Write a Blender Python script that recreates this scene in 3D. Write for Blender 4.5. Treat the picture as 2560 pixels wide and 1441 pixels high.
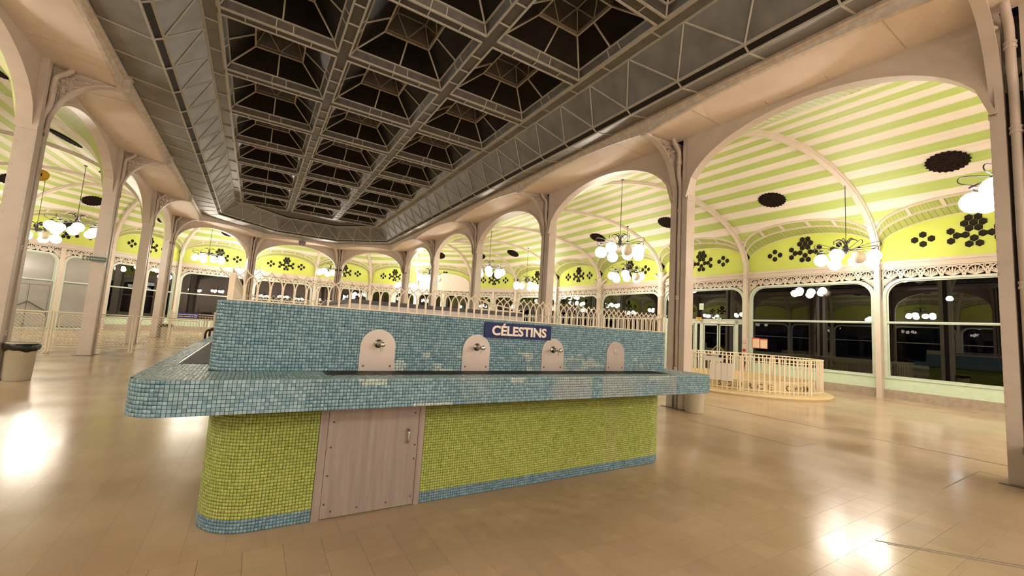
import bpy, math, random
import numpy as np
from mathutils import Vector, Matrix
random.seed(7); rng = np.random.default_rng(7)
for o in list(bpy.data.objects): bpy.data.objects.remove(o)
SC = bpy.context.scene; COL = SC.collection

# ------------------------------------------------------------------ camera, world, exposure
F_PX, YAW, PITCH, ROLL = 1035.4, math.radians(31.549), math.radians(5.639), math.radians(3.622)
cam = bpy.data.cameras.new('camera'); cam.sensor_width = 36.0; cam.lens = F_PX / 2560 * 36
cam.clip_start = 0.05; cam.clip_end = 300
camo = bpy.data.objects.new('camera', cam); COL.objects.link(camo)
fw = Vector((math.sin(YAW)*math.cos(PITCH), math.cos(YAW)*math.cos(PITCH), math.sin(PITCH)))
r0 = Vector((math.cos(YAW), -math.sin(YAW), 0)); u0 = r0.cross(fw)
rt = math.cos(ROLL)*r0 + math.sin(ROLL)*u0; up = -math.sin(ROLL)*r0 + math.cos(ROLL)*u0
camo.matrix_world = Matrix(((rt.x, up.x, -fw.x, 0), (rt.y, up.y, -fw.y, 0), (rt.z, up.z, -fw.z, 1.6), (0, 0, 0, 1)))
SC.camera = camo
w = bpy.data.worlds.new('night_sky'); SC.world = w; w.use_nodes = True
w.node_tree.nodes['Background'].inputs[0].default_value = (0.012, 0.014, 0.022, 1)
w.node_tree.nodes['Background'].inputs[1].default_value = 0.12
GLOBE_STRENGTH = 26.0
SC.view_settings.view_transform = 'Standard'; SC.view_settings.look = 'None'
SC.view_settings.gamma = 1.0; SC.view_settings.use_curve_mapping = False
SC.view_settings.exposure = 0.62
SC.cycles.max_bounces = 8; SC.cycles.diffuse_bounces = 5; SC.cycles.glossy_bounces = 4
SC.cycles.transmission_bounces = 4; SC.cycles.transparent_max_bounces = 12
SC.cycles.use_denoising = True; SC.cycles.sample_clamp_indirect = 8.0
SC.cycles.caustics_reflective = False; SC.cycles.caustics_refractive = False

# ------------------------------------------------------------------ materials
def lin(r, g, b):
    f = lambda c: (c/255/12.92) if c/255 <= .04045 else ((c/255+.055)/1.055)**2.4
    return (f(r), f(g), f(b), 1)
M = {}
def mat(name, col, rough=.5, metal=0.0, noise=0.0, nscale=6.0, bump=0.0, bscale=40.0, spec=.5, emit=None, estr=0.0, aniso=None):
    m = bpy.data.materials.new(name); m.use_nodes = True; nt = m.node_tree; p = nt.nodes['Principled BSDF']
    p.inputs['Base Color'].default_value = col; p.inputs['Roughness'].default_value = rough; p.inputs['Metallic'].default_value = metal
    p.inputs['Specular IOR Level'].default_value = spec
    if emit: p.inputs['Emission Color'].default_value = emit; p.inputs['Emission Strength'].default_value = estr
    tc = nt.nodes.new('ShaderNodeTexCoord')
    if noise:
        n = nt.nodes.new('ShaderNodeTexNoise'); n.inputs['Scale'].default_value = nscale; n.inputs['Detail'].default_value = 5
        mp = nt.nodes.new('ShaderNodeMapping')
        if aniso: mp.inputs['Scale'].default_value = aniso
        nt.links.new(tc.outputs['Object'], mp.inputs[0]); nt.links.new(mp.outputs[0], n.inputs['Vector'])
        r = nt.nodes.new('ShaderNodeValToRGB')
        a = [max(0, c*(1-noise)) for c in col[:3]] + [1]; b = [min(1, c*(1+noise)) for c in col[:3]] + [1]
        r.color_ramp.elements[0].position = .3; r.color_ramp.elements[1].position = .7
        r.color_ramp.elements[0].color = a; r.color_ramp.elements[1].color = b
        nt.links.new(n.outputs['Fac'], r.inputs[0]); nt.links.new(r.outputs[0], p.inputs['Base Color'])
    if bump:
        n2 = nt.nodes.new('ShaderNodeTexNoise'); n2.inputs['Scale'].default_value = bscale; n2.inputs['Detail'].default_value = 3
        bp = nt.nodes.new('ShaderNodeBump'); bp.inputs['Strength'].default_value = bump; bp.inputs['Distance'].default_value = .02
        nt.links.new(tc.outputs['Object'], n2.inputs['Vector']); nt.links.new(n2.outputs['Fac'], bp.inputs['Height']); nt.links.new(bp.outputs[0], p.inputs['Normal'])
    M[name] = m; return m
CREAM = (.57, .50, .44, 1)
mat('cream_paint', CREAM, .45, noise=.06, nscale=2.5, bump=.05)
mat('cream_rib', (.55, .475, .40, 1), .4, noise=.04)
mat('soffit_cream', (.86, .77, .69, 1), .6, noise=.05, nscale=1.2)
mat('beam_cream', (.62, .55, .47, 1), .5, noise=.16, nscale=9)
mat('lime_wall', (.50, .57, .105, 1), .55, noise=.05, nscale=1.5)
mat('hex_brown', (.014, .010, .007, 1), .7, noise=.4, nscale=30, spec=.2)
mat('hole_dark', (.012, .007, .005, 1), .9, noise=.95, nscale=14, spec=.05)
mat('mint_frame', (.50, .56, .47, 1), .4, noise=.06)
mat('mint_panel', (.52, .66, .50, 1), .45, noise=.05)
mat('plinth_stone', (.34, .28, .22, 1), .55, noise=.15, nscale=8)
mat('iron_black', (.02, .018, .016, 1), .4, metal=.3)
mat('globe_off', (.80, .72, .58, 1), .3)
mat('globe_lit', (.9, .85, .75, 1), .3, emit=(1.0, .885, .76, 1), estr=GLOBE_STRENGTH)
mat('sky_bar', (.44, .425, .37, 1), .45, metal=.0, noise=.08)
mat('sky_pane', (.010, .008, .006, 1), .25, noise=.3, nscale=3, spec=.12)
mat('sky_web', (.075, .07, .062, 1), .36, metal=.2, noise=.25, nscale=5, bump=.15, bscale=120)
mat('sky_cove', (.18, .18, .17, 1), .42, metal=.15, noise=.22, nscale=2.2, bump=.06, bscale=6)
mat('sky_black', (.004, .004, .004, 1), .6)
mat('steel', (.43, .40, .375, 1), .36, metal=.6, noise=.07, nscale=5)
mat('door_steel', (.31, .27, .245, 1), .45, metal=.35, noise=.14, nscale=3.0, aniso=(9, 1, .55))
mat('chrome', (.62, .60, .57, 1), .18, metal=1.0)
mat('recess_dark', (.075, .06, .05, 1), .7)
mat('grate_dark', (.045, .036, .030, 1), .45, metal=.5)
mat('sign_blue', (.006, .016, .10, 1), .45, spec=.25)
mat('letter_cream', (.78, .70, .60, 1), .5)
mat('screw_dark', (.06, .045, .035, 1), .5)
mat('bin_cream', (.50, .46, .36, 1), .5, noise=.04)
mat('bag_black', (.006, .006, .006, 1), .35, bump=.5, bscale=25)
mat('sign_green', (.012, .085, .055, 1), .4)
mat('rail_cream', (.76, .68, .52, 1), .4)
mat('curb_yellow', (.62, .50, .29, 1), .5, noise=.06)
mat('letter_dark', (.10, .075, .05, 1), .6)
mat('paper_white', (.78, .74, .70, 1), .6)
mat('poster_red', (.55, .10, .06, 1), .6)
mat('poster_cream', (.75, .58, .42, 1), .6)
mat('extinguisher_red', (.45, .02, .02, 1), .3)
mat('yellow', (.75, .45, .02, 1), .4)
mat('brass', (.55, .36, .10, 1), .3, metal=.6)
mat('grout', (.045, .060, .060, 1), .8)
mat('grout_green', (.085, .10, .022, 1), .8)
mat('white_sheet', (.66, .60, .54, 1), .7)
mat('kiosk_white', (.62, .57, .50, 1), .55)
mat('kiosk_top', (.06, .055, .052, 1), .5)
mat('bark', (.10, .085, .04, 1), .9, noise=.4, nscale=6)
mat('asphalt', (.022, .02, .018, 1), .8, noise=.2)
mat('car_paint', (.02, .022, .025, 1), .12, spec=.8)
mat('lobby_grey', (.26, .25, .23, 1), .6)
mat('wood_dark', (.12, .08, .06, 1), .5, noise=.2)
mat('strip_dark', (.16, .115, .08, 1), .4)
mat('blue_sign', (.03, .03, .25, 1), .4)
mat('street_lamp', (.9, .9, .9, 1), .3, emit=(.85, .9, 1, 1), estr=60)

def glass(name, tint, ior=1.5):
    m = bpy.data.materials.new(name); m.use_nodes = True; nt = m.node_tree; nt.nodes.clear()
    out = nt.nodes.new('ShaderNodeOutputMaterial'); mx = nt.nodes.new('ShaderNodeMixShader'); tr = nt.nodes.new('ShaderNodeBsdfTransparent')
    gl = nt.nodes.new('ShaderNodeBsdfGlossy'); fr = nt.nodes.new('ShaderNodeFresnel')
    tr.inputs[0].default_value = tint; gl.inputs['Roughness'].default_value = .0; gl.inputs[0].default_value = (.95, .95, .95, 1)
    fr.inputs[0].default_value = ior
    nt.links.new(fr.outputs[0], mx.inputs[0]); nt.links.new(tr.outputs[0], mx.inputs[1]); nt.links.new(gl.outputs[0], mx.inputs[2]); nt.links.new(mx.outputs[0], out.inputs[0])
    M[name] = m
glass('window_glass', (.5, .5, .5, 1), 1.7)

def board_mat(name, col, line, lw=.08, var=.05):
    """painted tongue-and-groove boards; UV.x counts boards"""
    m = bpy.data.materials.new(name); m.use_nodes = True; nt = m.node_tree; p = nt.nodes['Principled BSDF']; N = nt.nodes.new; Lk = nt.links.new
    p.inputs['Roughness'].default_value = .42
    uv = N('ShaderNodeUVMap'); sx = N('ShaderNodeSeparateXYZ'); fr = N('ShaderNodeMath'); fr.operation = 'FRACT'
    lt = N('ShaderNodeMath'); lt.operation = 'LESS_THAN'; lt.inputs[1].default_value = lw
    fl = N('ShaderNodeMath'); fl.operation = 'FLOOR'; wn = N('ShaderNodeTexWhiteNoise'); wn.noise_dimensions = '1D'
    mr = N('ShaderNodeMapRange'); mr.inputs[3].default_value = 1-var; mr.inputs[4].default_value = 1+var
    ns = N('ShaderNodeTexNoise'); ns.inputs['Scale'].default_value = .7; mr2 = N('ShaderNodeMapRange'); mr2.inputs[3].default_value = .92; mr2.inputs[4].default_value = 1.08
    tc = N('ShaderNodeTexCoord')
    mu = N('ShaderNodeMath'); mu.operation = 'MULTIPLY'; hs = N('ShaderNodeHueSaturation'); hs.inputs['Color'].default_value = col
    mx = N('ShaderNodeMix'); mx.data_type = 'RGBA'; mx.inputs[7].default_value = line
    Lk(uv.outputs[0], sx.inputs[0]); Lk(sx.outputs[0], fr.inputs[0]); Lk(fr.outputs[0], lt.inputs[0]); Lk(sx.outputs[0], fl.inputs[0]); Lk(fl.outputs[0], wn.inputs['W'])
    Lk(wn.outputs[0], mr.inputs[0]); Lk(tc.outputs['Object'], ns.inputs['Vector']); Lk(ns.outputs['Fac'], mr2.inputs[0]); Lk(mr.outputs[0], mu.inputs[0]); Lk(mr2.outputs[0], mu.inputs[1])
    Lk(mu.outputs[0], hs.inputs['Value']); Lk(lt.outputs[0], mx.inputs[0]); Lk(hs.outputs[0], mx.inputs[6]); Lk(mx.outputs[2], p.inputs['Base Color'])
    M[name] = m
board_mat('stripe_green', (.36, .45, .13, 1), (.25, .31, .095, 1))
board_mat('stripe_cream', (.62, .56, .48, 1), (.48, .43, .36, 1))
board_mat('slat_green', (.33, .38, .12, 1), (.17, .19, .06, 1), .12)

def tile_mat(name, c0, c1, attr):
    m = bpy.data.materials.new(name); m.use_nodes = True; nt = m.node_tree; p = nt.nodes['Principled BSDF']; N = nt.nodes.new; Lk = nt.links.new
    p.inputs['Roughness'].default_value = .22
    if attr:
        a = N('ShaderNodeAttribute'); a.attribute_name = 'tint'; Lk(a.outputs['Color'], p.inputs['Base Color'])
    else:
        oi = N('ShaderNodeObjectInfo'); r = N('ShaderNodeValToRGB'); r.color_ramp.elements[0].color = c0; r.color_ramp.elements[1].color = c1
        Lk(oi.outputs['Random'], r.inputs[0]); Lk(r.outputs[0], p.inputs['Base Color'])
    M[name] = m
tile_mat('tile_glazed', None, None, True)
tile_mat('tile_blue_single', (.135, .265, .34, 1), (.275, .435, .505, 1), False)

def floor_mat(name, single=False):
    m = bpy.data.materials.new(name); m.use_nodes = True; nt = m.node_tree; p = nt.nodes['Principled BSDF']; N = nt.nodes.new; Lk = nt.links.new
    geo = N('ShaderNodeNewGeometry')
    n1 = N('ShaderNodeTexNoise'); n1.inputs['Scale'].default_value = 260; n1.inputs['Detail'].default_value = 2
    n2 = N('ShaderNodeTexNoise'); n2.inputs['Scale'].default_value = .9; n2.inputs['Detail'].default_value = 6
    n3 = N('ShaderNodeTexNoise'); n3.inputs['Scale'].default_value = 7; n3.inputs['Detail'].default_value = 4
    for n in (n1, n2, n3): Lk(geo.outputs['Position'], n.inputs['Vector'])
    base = N('ShaderNodeValToRGB'); base.color_ramp.elements[0].position = .32; base.color_ramp.elements[1].position = .72
    base.color_ramp.elements[0].color = (.43, .31, .20, 1); base.color_ramp.elements[1].color = (.54, .41, .28, 1)
    Lk(n2.outputs['Fac'], base.inputs[0])
    sp = N('ShaderNodeMapRange'); sp.inputs[1].default_value = .25; sp.inputs[2].default_value = .75; sp.inputs[3].default_value = .78; sp.inputs[4].default_value = 1.2
    Lk(n1.outputs['Fac'], sp.inputs[0])
    hs = N('ShaderNodeHueSaturation'); Lk(base.outputs[0], hs.inputs['Color']); Lk(sp.outputs[0], hs.inputs['Value'])
    # grimy trodden patch in front of the fountain: worn terrazzo
    sx = N('ShaderNodeSeparateXYZ'); Lk(geo.outputs['Position'], sx.inputs[0])
    def mth(op, a, b):
        q = N('ShaderNodeMath'); q.operation = op
        for i, x in enumerate((a, b)):
            if isinstance(x, (int, float)): q.inputs[i].default_value = x
            else: Lk(x, q.inputs[i])
        return q.outputs[0]
    dy = mth('ABSOLUTE', mth('SUBTRACT', sx.outputs[1], 3.15), 0); dx = mth('ABSOLUTE', mth('SUBTRACT', sx.outputs[0], 2.5), 0)
    d = mth('SQRT', mth('ADD', mth('POWER', mth('DIVIDE', dy, .85), 2.0), mth('POWER', mth('DIVIDE', dx, 2.8), 4.0)), 0)
    wear = N('ShaderNodeMapRange'); wear.inputs[1].default_value = 1.0; wear.inputs[2].default_value = .35; wear.inputs[3].default_value = 0; wear.inputs[4].default_value = 1
    Lk(mth('ADD', d, mth('MULTIPLY', mth('SUBTRACT', n3.outputs['Fac'], .5), 1.0)), wear.inputs[0])
    dirt = N('ShaderNodeMix'); dirt.data_type = 'RGBA'; dirt.inputs[7].default_value = (.24, .175, .11, 1)
    Lk(mth('MULTIPLY', mth('MULTIPLY', wear.outputs[0], n3.outputs['Fac']), .75), dirt.inputs[0]); Lk(hs.outputs[0], dirt.inputs[6])
    rg = N('ShaderNodeMapRange'); rg.inputs[1].default_value = .3; rg.inputs[2].default_value = .7; rg.inputs[3].default_value = .15; rg.inputs[4].default_value = .235
    Lk(n2.outputs['Fac'], rg.inputs[0])
    wide = N('ShaderNodeMapRange'); wide.inputs[1].default_value = 2.6; wide.inputs[2].default_value = .3; wide.inputs[3].default_value = .34; wide.inputs[4].default_value = .08; wide.interpolation_type = 'SMOOTHERSTEP'
    Lk(d, wide.inputs[0]); Lk(rg.outputs[0], p.inputs['Roughness']); Lk(wide.outputs[0], p.inputs['Specular IOR Level'])
    last = dirt.outputs[2]
    if not single:
        br = N('ShaderNodeTexBrick'); br.offset = .5; br.inputs['Scale'].default_value = 1; br.inputs['Brick Width'].default_value = .96; br.inputs['Row Height'].default_value = .24
        br.inputs['Mortar Size'].default_value = .0035; br.inputs['Color1'].default_value = (1, 1, 1, 1); br.inputs['Color2'].default_value = (.95, .95, .95, 1); br.inputs['Mortar'].default_value = (.86, .85, .84, 1)
        mp = N('ShaderNodeMapping'); mp.inputs['Rotation'].default_value = (0, 0, math.pi/2); Lk(geo.outputs['Position'], mp.inputs[0]); Lk(mp.outputs[0], br.inputs['Vector'])
        mm = N('ShaderNodeMix'); mm.data_type = 'RGBA'; mm.blend_type = 'MULTIPLY'; mm.inputs[0].default_value = 1; Lk(last, mm.inputs[6]); Lk(br.outputs[0], mm.inputs[7]); last = mm.outputs[2]
    else:
        oi = N('ShaderNodeObjectInfo'); r = N('ShaderNodeMapRange'); r.inputs[3].default_value = .94; r.inputs[4].default_value = 1.04; Lk(oi.outputs['Random'], r.inputs[0])
        h2 = N('ShaderNodeHueSaturation'); Lk(last, h2.inputs['Color']); Lk(r.outputs[0], h2.inputs['Value']); last = h2.outputs[0]
    Lk(last, p.inputs['Base Color'])
    bp = N('ShaderNodeBump'); bp.inputs['Strength'].default_value = .015; bp.inputs['Distance'].default_value = .01; Lk(n3.outputs['Fac'], bp.inputs['Height']); Lk(bp.outputs[0], p.inputs['Normal'])
    M[name] = m
floor_mat('terrazzo'); floor_mat('terrazzo_tile', True)
mat('terrazzo_joint', (.24, .18, .125, 1), .6)

# ------------------------------------------------------------------ mesh helpers
class MB:
    def __init__(s): s.v = []; s.f = []; s.uv = {}
    def quad(s, a, b, c, d, uv=None):
        i = len(s.v); s.v += [tuple(a), tuple(b), tuple(c), tuple(d)]; s.f.append((i, i+1, i+2, i+3))
        if uv: s.uv[len(s.f)-1] = uv
    def tri(s, a, b, c):
        i = len(s.v); s.v += [tuple(a), tuple(b), tuple(c)]; s.f.append((i, i+1, i+2))
    def box(s, x0, x1, y0, y1, z0, z1):
        i = len(s.v)
        s.v += [(x0, y0, z0), (x1, y0, z0), (x1, y1, z0), (x0, y1, z0), (x0, y0, z1), (x1, y0, z1), (x1, y1, z1), (x0, y1, z1)]
        s.f += [(i, i+3, i+2, i+1), (i+4, i+5, i+6, i+7), (i, i+1, i+5, i+4), (i+1, i+2, i+6, i+5), (i+2, i+3, i+7, i+6), (i+3, i, i+4, i+7)]
        return s
    def bar(s, p, q, wd, ht, upv=(0, 0, 1)):
        p = Vector(p); q = Vector(q); d = (q-p)
        if d.length < 1e-6: return s
        d.normalize(); u = Vector(upv); sd = d.cross(u)
        if sd.length < 1e-4: sd = d.cross(Vector((1, 0, 0)))
        sd.normalize(); u = sd.cross(d); a = sd*wd/2; b = u*ht/2; i = len(s.v)
        for e in (p, q): s.v += [tuple(e-a-b), tuple(e+a-b), tuple(e+a+b), tuple(e-a+b)]
        s.f += [(i, i+1, i+2, i+3), (i+7, i+6, i+5, i+4), (i, i+4, i+5, i+1), (i+1, i+5, i+6, i+2), (i+2, i+6, i+7, i+3), (i+3, i+7, i+4, i)]
        return s
    def tube(s, path, r, n=6, closed=False, flat=None):
        P = [Vector(p) for p in path]; m = len(P); rings = []; prev = None
        for k in range(m):
            if closed: d = P[(k+1) % m]-P[k-1]
            else: d = P[min(k+1, m-1)]-P[max(k-1, 0)]
            if d.length < 1e-9: d = Vector((0, 0, 1))
            d.normalize()
            ref = prev if prev is not None else (Vector((0, 0, 1)) if abs(d.z) < .9 else Vector((1, 0, 0)))
            a = ref - d*ref.dot(d)
            if a.length < 1e-5: a = d.orthogonal()
            a.normalize(); b = d.cross(a); prev = a
            rr = r[k] if isinstance(r, (list, tuple)) else r
            i = len(s.v)
            for j in range(n):
                t = 2*math.pi*(j+.5)/n; s.v.append(tuple(P[k]+(a*math.cos(t)+b*math.sin(t))*rr))
            rings.append(i)
        rng_ = range(m) if closed else range(m-1)
        for k in rng_:
            a0 = rings[k]; b0 = rings[(k+1) % m]
            for j in range(n): s.f.append((a0+j, a0+(j+1) % n, b0+(j+1) % n, b0+j))
        if not closed:
            s.f.append(tuple(rings[0]+j for j in reversed(range(n)))); s.f.append(tuple(rings[-1]+j for j in range(n)))
        return s
    def lathe(s, prof, n=20, c=(0, 0, 0), cap=True):
        rings = []
        for (r, z) in prof:
            rings.append(len(s.v))
            for j in range(n): t = 2*math.pi*j/n; s.v.append((c[0]+r*math.cos(t), c[1]+r*math.sin(t), c[2]+z))
        for k in range(len(prof)-1):
            for j in range(n): s.f.append((rings[k]+j, rings[k]+(j+1) % n, rings[k+1]+(j+1) % n, rings[k+1]+j))
        if cap:
            s.f.append(tuple(rings[0]+j for j in reversed(range(n)))); s.f.append(tuple(rings[-1]+j for j in range(n)))
        return s
    def prism(s, pts, y0, y1):
        """outline in x,z extruded along y"""
        n = len(pts); i = len(s.v)
        s.v += [(x, y0, z) for x, z in pts] + [(x, y1, z) for x, z in pts]
        s.f.append(tuple(range(i, i+n))); s.f.append(tuple(reversed(range(i+n, i+2*n))))
        for k in range(n): a, b = i+k, i+(k+1) % n; s.f.append((b, a, a+n, b+n))
        return s
    def mesh(s, name, m, smooth=False):
        me = bpy.data.meshes.new(name); me.from_pydata(s.v, [], s.f)
        if s.uv:
            ul = me.uv_layers.new(name='UVMap')
            for fi, uv in s.uv.items():
                p = me.polygons[fi]
                for k, li in enumerate(p.loop_indices): ul.data[li].uv = uv[k]
        me.materials.append(M[m])
        if smooth: me.polygons.foreach_set('use_smooth', [True]*len(me.polygons))
        me.update(); return me
    def build(s, name, m, parent=None, smooth=False): return inst(name, s.mesh(name, m, smooth), parent)
def inst(name, me, parent=None, loc=None, rz=None):
    o = bpy.data.objects.new(name, me); COL.objects.link(o)
    if parent: o.parent = parent
    if loc: o.location = loc
    if rz is not None: o.rotation_euler[2] = rz
    return o
def empty(name, loc=(0, 0, 0), rz=0.0, parent=None):
    o = bpy.data.objects.new(name, None); COL.objects.link(o); o.location = loc; o.rotation_euler[2] = rz; o.empty_display_size = .1
    if parent: o.parent = parent
    return o
def tag(o, label, cat=None, group=None, kind=None):
    o['label'] = label
    if cat: o['category'] = cat
    if group: o['group'] = group
    if kind: o['kind'] = kind
    return o
def struct(o, label=None):
    o['kind'] = 'structure'
    if label: o['label'] = label
    return o
def stuff(o): o['kind'] = 'stuff'; return o
def copy_tree(o, parent=None):
    c = o.copy(); COL.objects.link(c); c.parent = parent
    for ch in list(o.children): copy_tree(ch, c)
    return c
def V2(a): return Vector((a[0], a[1]))
def bez(p0, p1, p2, p3, n=10):
    p0, p1, p2, p3 = map(Vector, (p0, p1, p2, p3)); out = []
    for k in range(n+1):
        t = k/n; out.append(p0*(1-t)**3+p1*3*t*(1-t)**2+p2*3*t*t*(1-t)+p3*t**3)
    return out
def text(name, body, size, mt, parent, loc, rot, bold=0.0, extrude=.001, align='CENTER', sx=1.0):
    cu = bpy.data.curves.new(name, 'FONT'); cu.body = body; cu.size = size; cu.extrude = extrude; cu.offset = bold
    cu.align_x = align; cu.align_y = 'CENTER'; cu.resolution_u = 3
    cu.materials.append(M[mt]); tmp = bpy.data.objects.new(name, cu); COL.objects.link(tmp)
    dg = bpy.context.evaluated_depsgraph_get(); dg.update(); me = bpy.data.meshes.new_from_object(tmp.evaluated_get(dg)); me.name = name
    if not me.materials: me.materials.append(M[mt])
    bpy.data.objects.remove(tmp); o = inst(name, me, parent)
    o.location = loc; o.rotation_euler = rot; o.scale = (sx, 1, 1); return o

# ------------------------------------------------------------------ plan
COLS = [(8.57, -4.3), (8.57, 1.06), (8.57, 6.35), (8.57, 11.85), (8.57, 17.45), (8.57, 22.9), (8.57, 28.35), (4.85, 31.9), (-.55, 31.8),
        (-4.25, 28.2), (-4.25, 23.05), (-4.25, 17.7), (-4.25, 12.16), (-4.25, 6.6), (-4.25, 1.1), (-4.25, -4.3)]
PIL = [(19.25, -4.0), (19.25, .95), (19.25, 5.8), (19.25, 10.6), (19.2, 15.3), (19.2, 20.2), (18.8, 24.3), (17.9, 28.5), (15.6, 32.1), (11.9, 35.4), (8.5, 38.0),
       (4.0, 38.0), (-.4, 38.0), (-4.9, 37.8), (-7.9, 35.0), (-11.3, 32.2), (-13.6, 28.5), (-14.4, 24.2), (-14.9, 20.2), (-14.9, 15.3), (-14.9, 10.6), (-14.9, 5.8), (-14.9, .9), (-14.9, -4.0)]
SECT = [(0, 1, 0, 1), (1, 2, 1, 2), (2, 3, 2, 3), (3, 4, 3, 4), (4, 5, 4, 5), (5, 6, 5, 6), (6, 6, 6, 7), (6, 6, 7, 8), (6, 6, 8, 9), (6, 7, 9, 10), (7, 7, 10, 11), (7, 8, 11, 12), (8, 8, 12, 13),
        (8, 9, 13, 14), (9, 9, 14, 15), (9, 9, 15, 16), (9, 10, 16, 17), (10, 11, 17, 18), (11, 12, 18, 19), (12, 13, 19, 20), (13, 14, 20, 21), (14, 15, 21, 23)]
ZS, ZR = 5.1, 2.85           # springing and rise of the aisle vault
ZSOF = 6.5                   # soffit of the arcade
def zv(t): return ZS + ZR*math.sqrt(max(0.0, 1-(2*t-1)**2))
def inward(i):
    """mitre vector towards the nave at column i"""
    def nrm(a, b): d = (V2(b)-V2(a)).normalized(); return Vector((-d.y, d.x))
    ns = []
    if i > 0: ns.append(nrm(COLS[i-1], COLS[i]))
    if i < len(COLS)-1: ns.append(nrm(COLS[i], COLS[i+1]))
    m = sum(ns, Vector((0, 0))).normalized(); return m / m.dot(ns[0])
INW = [inward(i) for i in range(len(COLS))]
def off(i, d): return V2(COLS[i]) + INW[i]*d
def lerp(a, b, t): return a+(b-a)*t

# ------------------------------------------------------------------ floor
HX0, HX1, HY0, HY1, TP = -1.1, 6.1, 1.0, 3.4, .24
mb = MB()
FX0, FX1, FY0, FY1 = -16.5, 21, -14, 40
for (x0, x1, y0, y1) in ((FX0, FX1, FY0, HY0), (FX0, FX1, HY1, FY1), (FX0, HX0, HY0, HY1), (HX1, FX1, HY0, HY1)):
    mb.quad((x0, y0, 0), (x1, y0, 0), (x1, y1, 0), (x0, y1, 0))
FLOOR = struct(mb.build('floor', 'terrazzo'), 'polished beige terrazzo floor of the whole hall')
mb = MB(); mb.quad((HX0, HY0, -.006), (HX1, HY0, -.006), (HX1, HY1, -.006), (HX0, HY1, -.006)); mb.build('joint_bed', 'terrazzo_joint', FLOOR)
g = .0009; mb = MB(); mb.box(g, TP-g, g, TP-g, -.006, 0); me = mb.mesh('floor_tile', 'terrazzo_tile')
for ix in range(30):
    for iy in range(10): inst('floor_tile', me, FLOOR, (HX0+ix*TP, HY0+iy*TP, 0))
def strip(pts, wd, name, m='strip_dark', h=.0015):
    mb = MB()
    for a, b in zip(pts[:-1], pts[1:]): mb.bar((a[0], a[1], h/2), (b[0], b[1], h/2), wd, h)
    return mb.build(name, m, FLOOR)
strip([(9.97, -4), (9.97, 27)], .055, 'metal_strip'); strip([(-5.6, -4), (-5.6, 27)], .055, 'metal_strip')
strip([(4.70, 1.47), (5.45, .62)], .020, 'worn_strip'); strip([(4.72, 1.40), (5.40, .60)], .014, 'worn_strip')
strip([(7.6, 5.3), (7.67, 3.38), (8.29, 3.36)], .018, 'hatch_joint'); strip([(7.3, 1.63), (9.0, 1.63), (8.9, .9)], .014, 'hatch_joint')
strip([(-5.6, 17.25), (-3.2, 17.25), (-3.2, 18.2)], .016, 'hatch_joint')

# ------------------------------------------------------------------ aisle vaults, ribs
NST = 30; a_, b_ = 5.3, ZR
ph = np.linspace(0, math.pi, 4001); xs = -a_*np.cos(ph); zs_ = b_*np.sin(ph)
arc = np.concatenate([[0], np.cumsum(np.hypot(np.diff(xs), np.diff(zs_)))])
TB = [float((np.interp(k/(NST*3)*arc[-1], arc, xs)+a_)/(2*a_)) for k in range(NST*3+1)]
def e_(s): return math.sqrt(max(0.0, 1-(2*s-1)**2))
def sector_fns(sec):
    c0, c1, p0, p1 = sec
    A0, A1, B0, B1 = V2(COLS[c0]), V2(COLS[c1]), V2(PIL[p0]), V2(PIL[p1])
    def plan(s, t): return lerp(lerp(A0, A1, s), lerp(B0, B1, s), t)
    tn = (lambda s: .004) if c0 == c1 else (lambda s: .004+.062*e_(s))
    tw = lambda s: .006+.082*e_(s)
    return plan, tn, tw
def hole_mesh():
    mb = MB(); n = 44; c = []
    for k in range(n):
        a = 2*math.pi*k/n; r = .47*(1+.055*((k % 2)*2-1)); c.append((r*math.cos(a), r*math.sin(a)*.98))
    i = len(mb.v); mb.v += [(x, y, 0) for x, y in c] + [(x*.93, y*.93, .12) for x, y in c]
    for k in range(n): mb.f.append((i+k, i+(k+1) % n, i+n+(k+1) % n, i+n+k))
    mb.f.append(tuple(range(i, i+n)))
    return mb.mesh('vent_hole', 'hole_dark')
HOLE = hole_mesh()
def hole_at(plan, s, t, parent, name='vent_hole'):
    p = plan(s, t); q = plan(s, t+.01); z = zv(t); zq = zv(t+.01)
    T = Vector((q.x-p.x, q.y-p.y, zq-z)).normalized(); S = (plan(s+.01, t)-p); S = Vector((S.x, S.y, 0)).normalized()
    N = S.cross(T).normalized()
    if N.z < 0: N = -N
    S = T.cross(N)
    o = inst(name, HOLE, parent); m = Matrix((S, T, N)).transposed().to_4x4(); m.translation = Vector((p.x, p.y, z))-N*.045
    o.matrix_world = m
    return o
VAULT = []
UNSEEN = (0, 20, 21)
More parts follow.
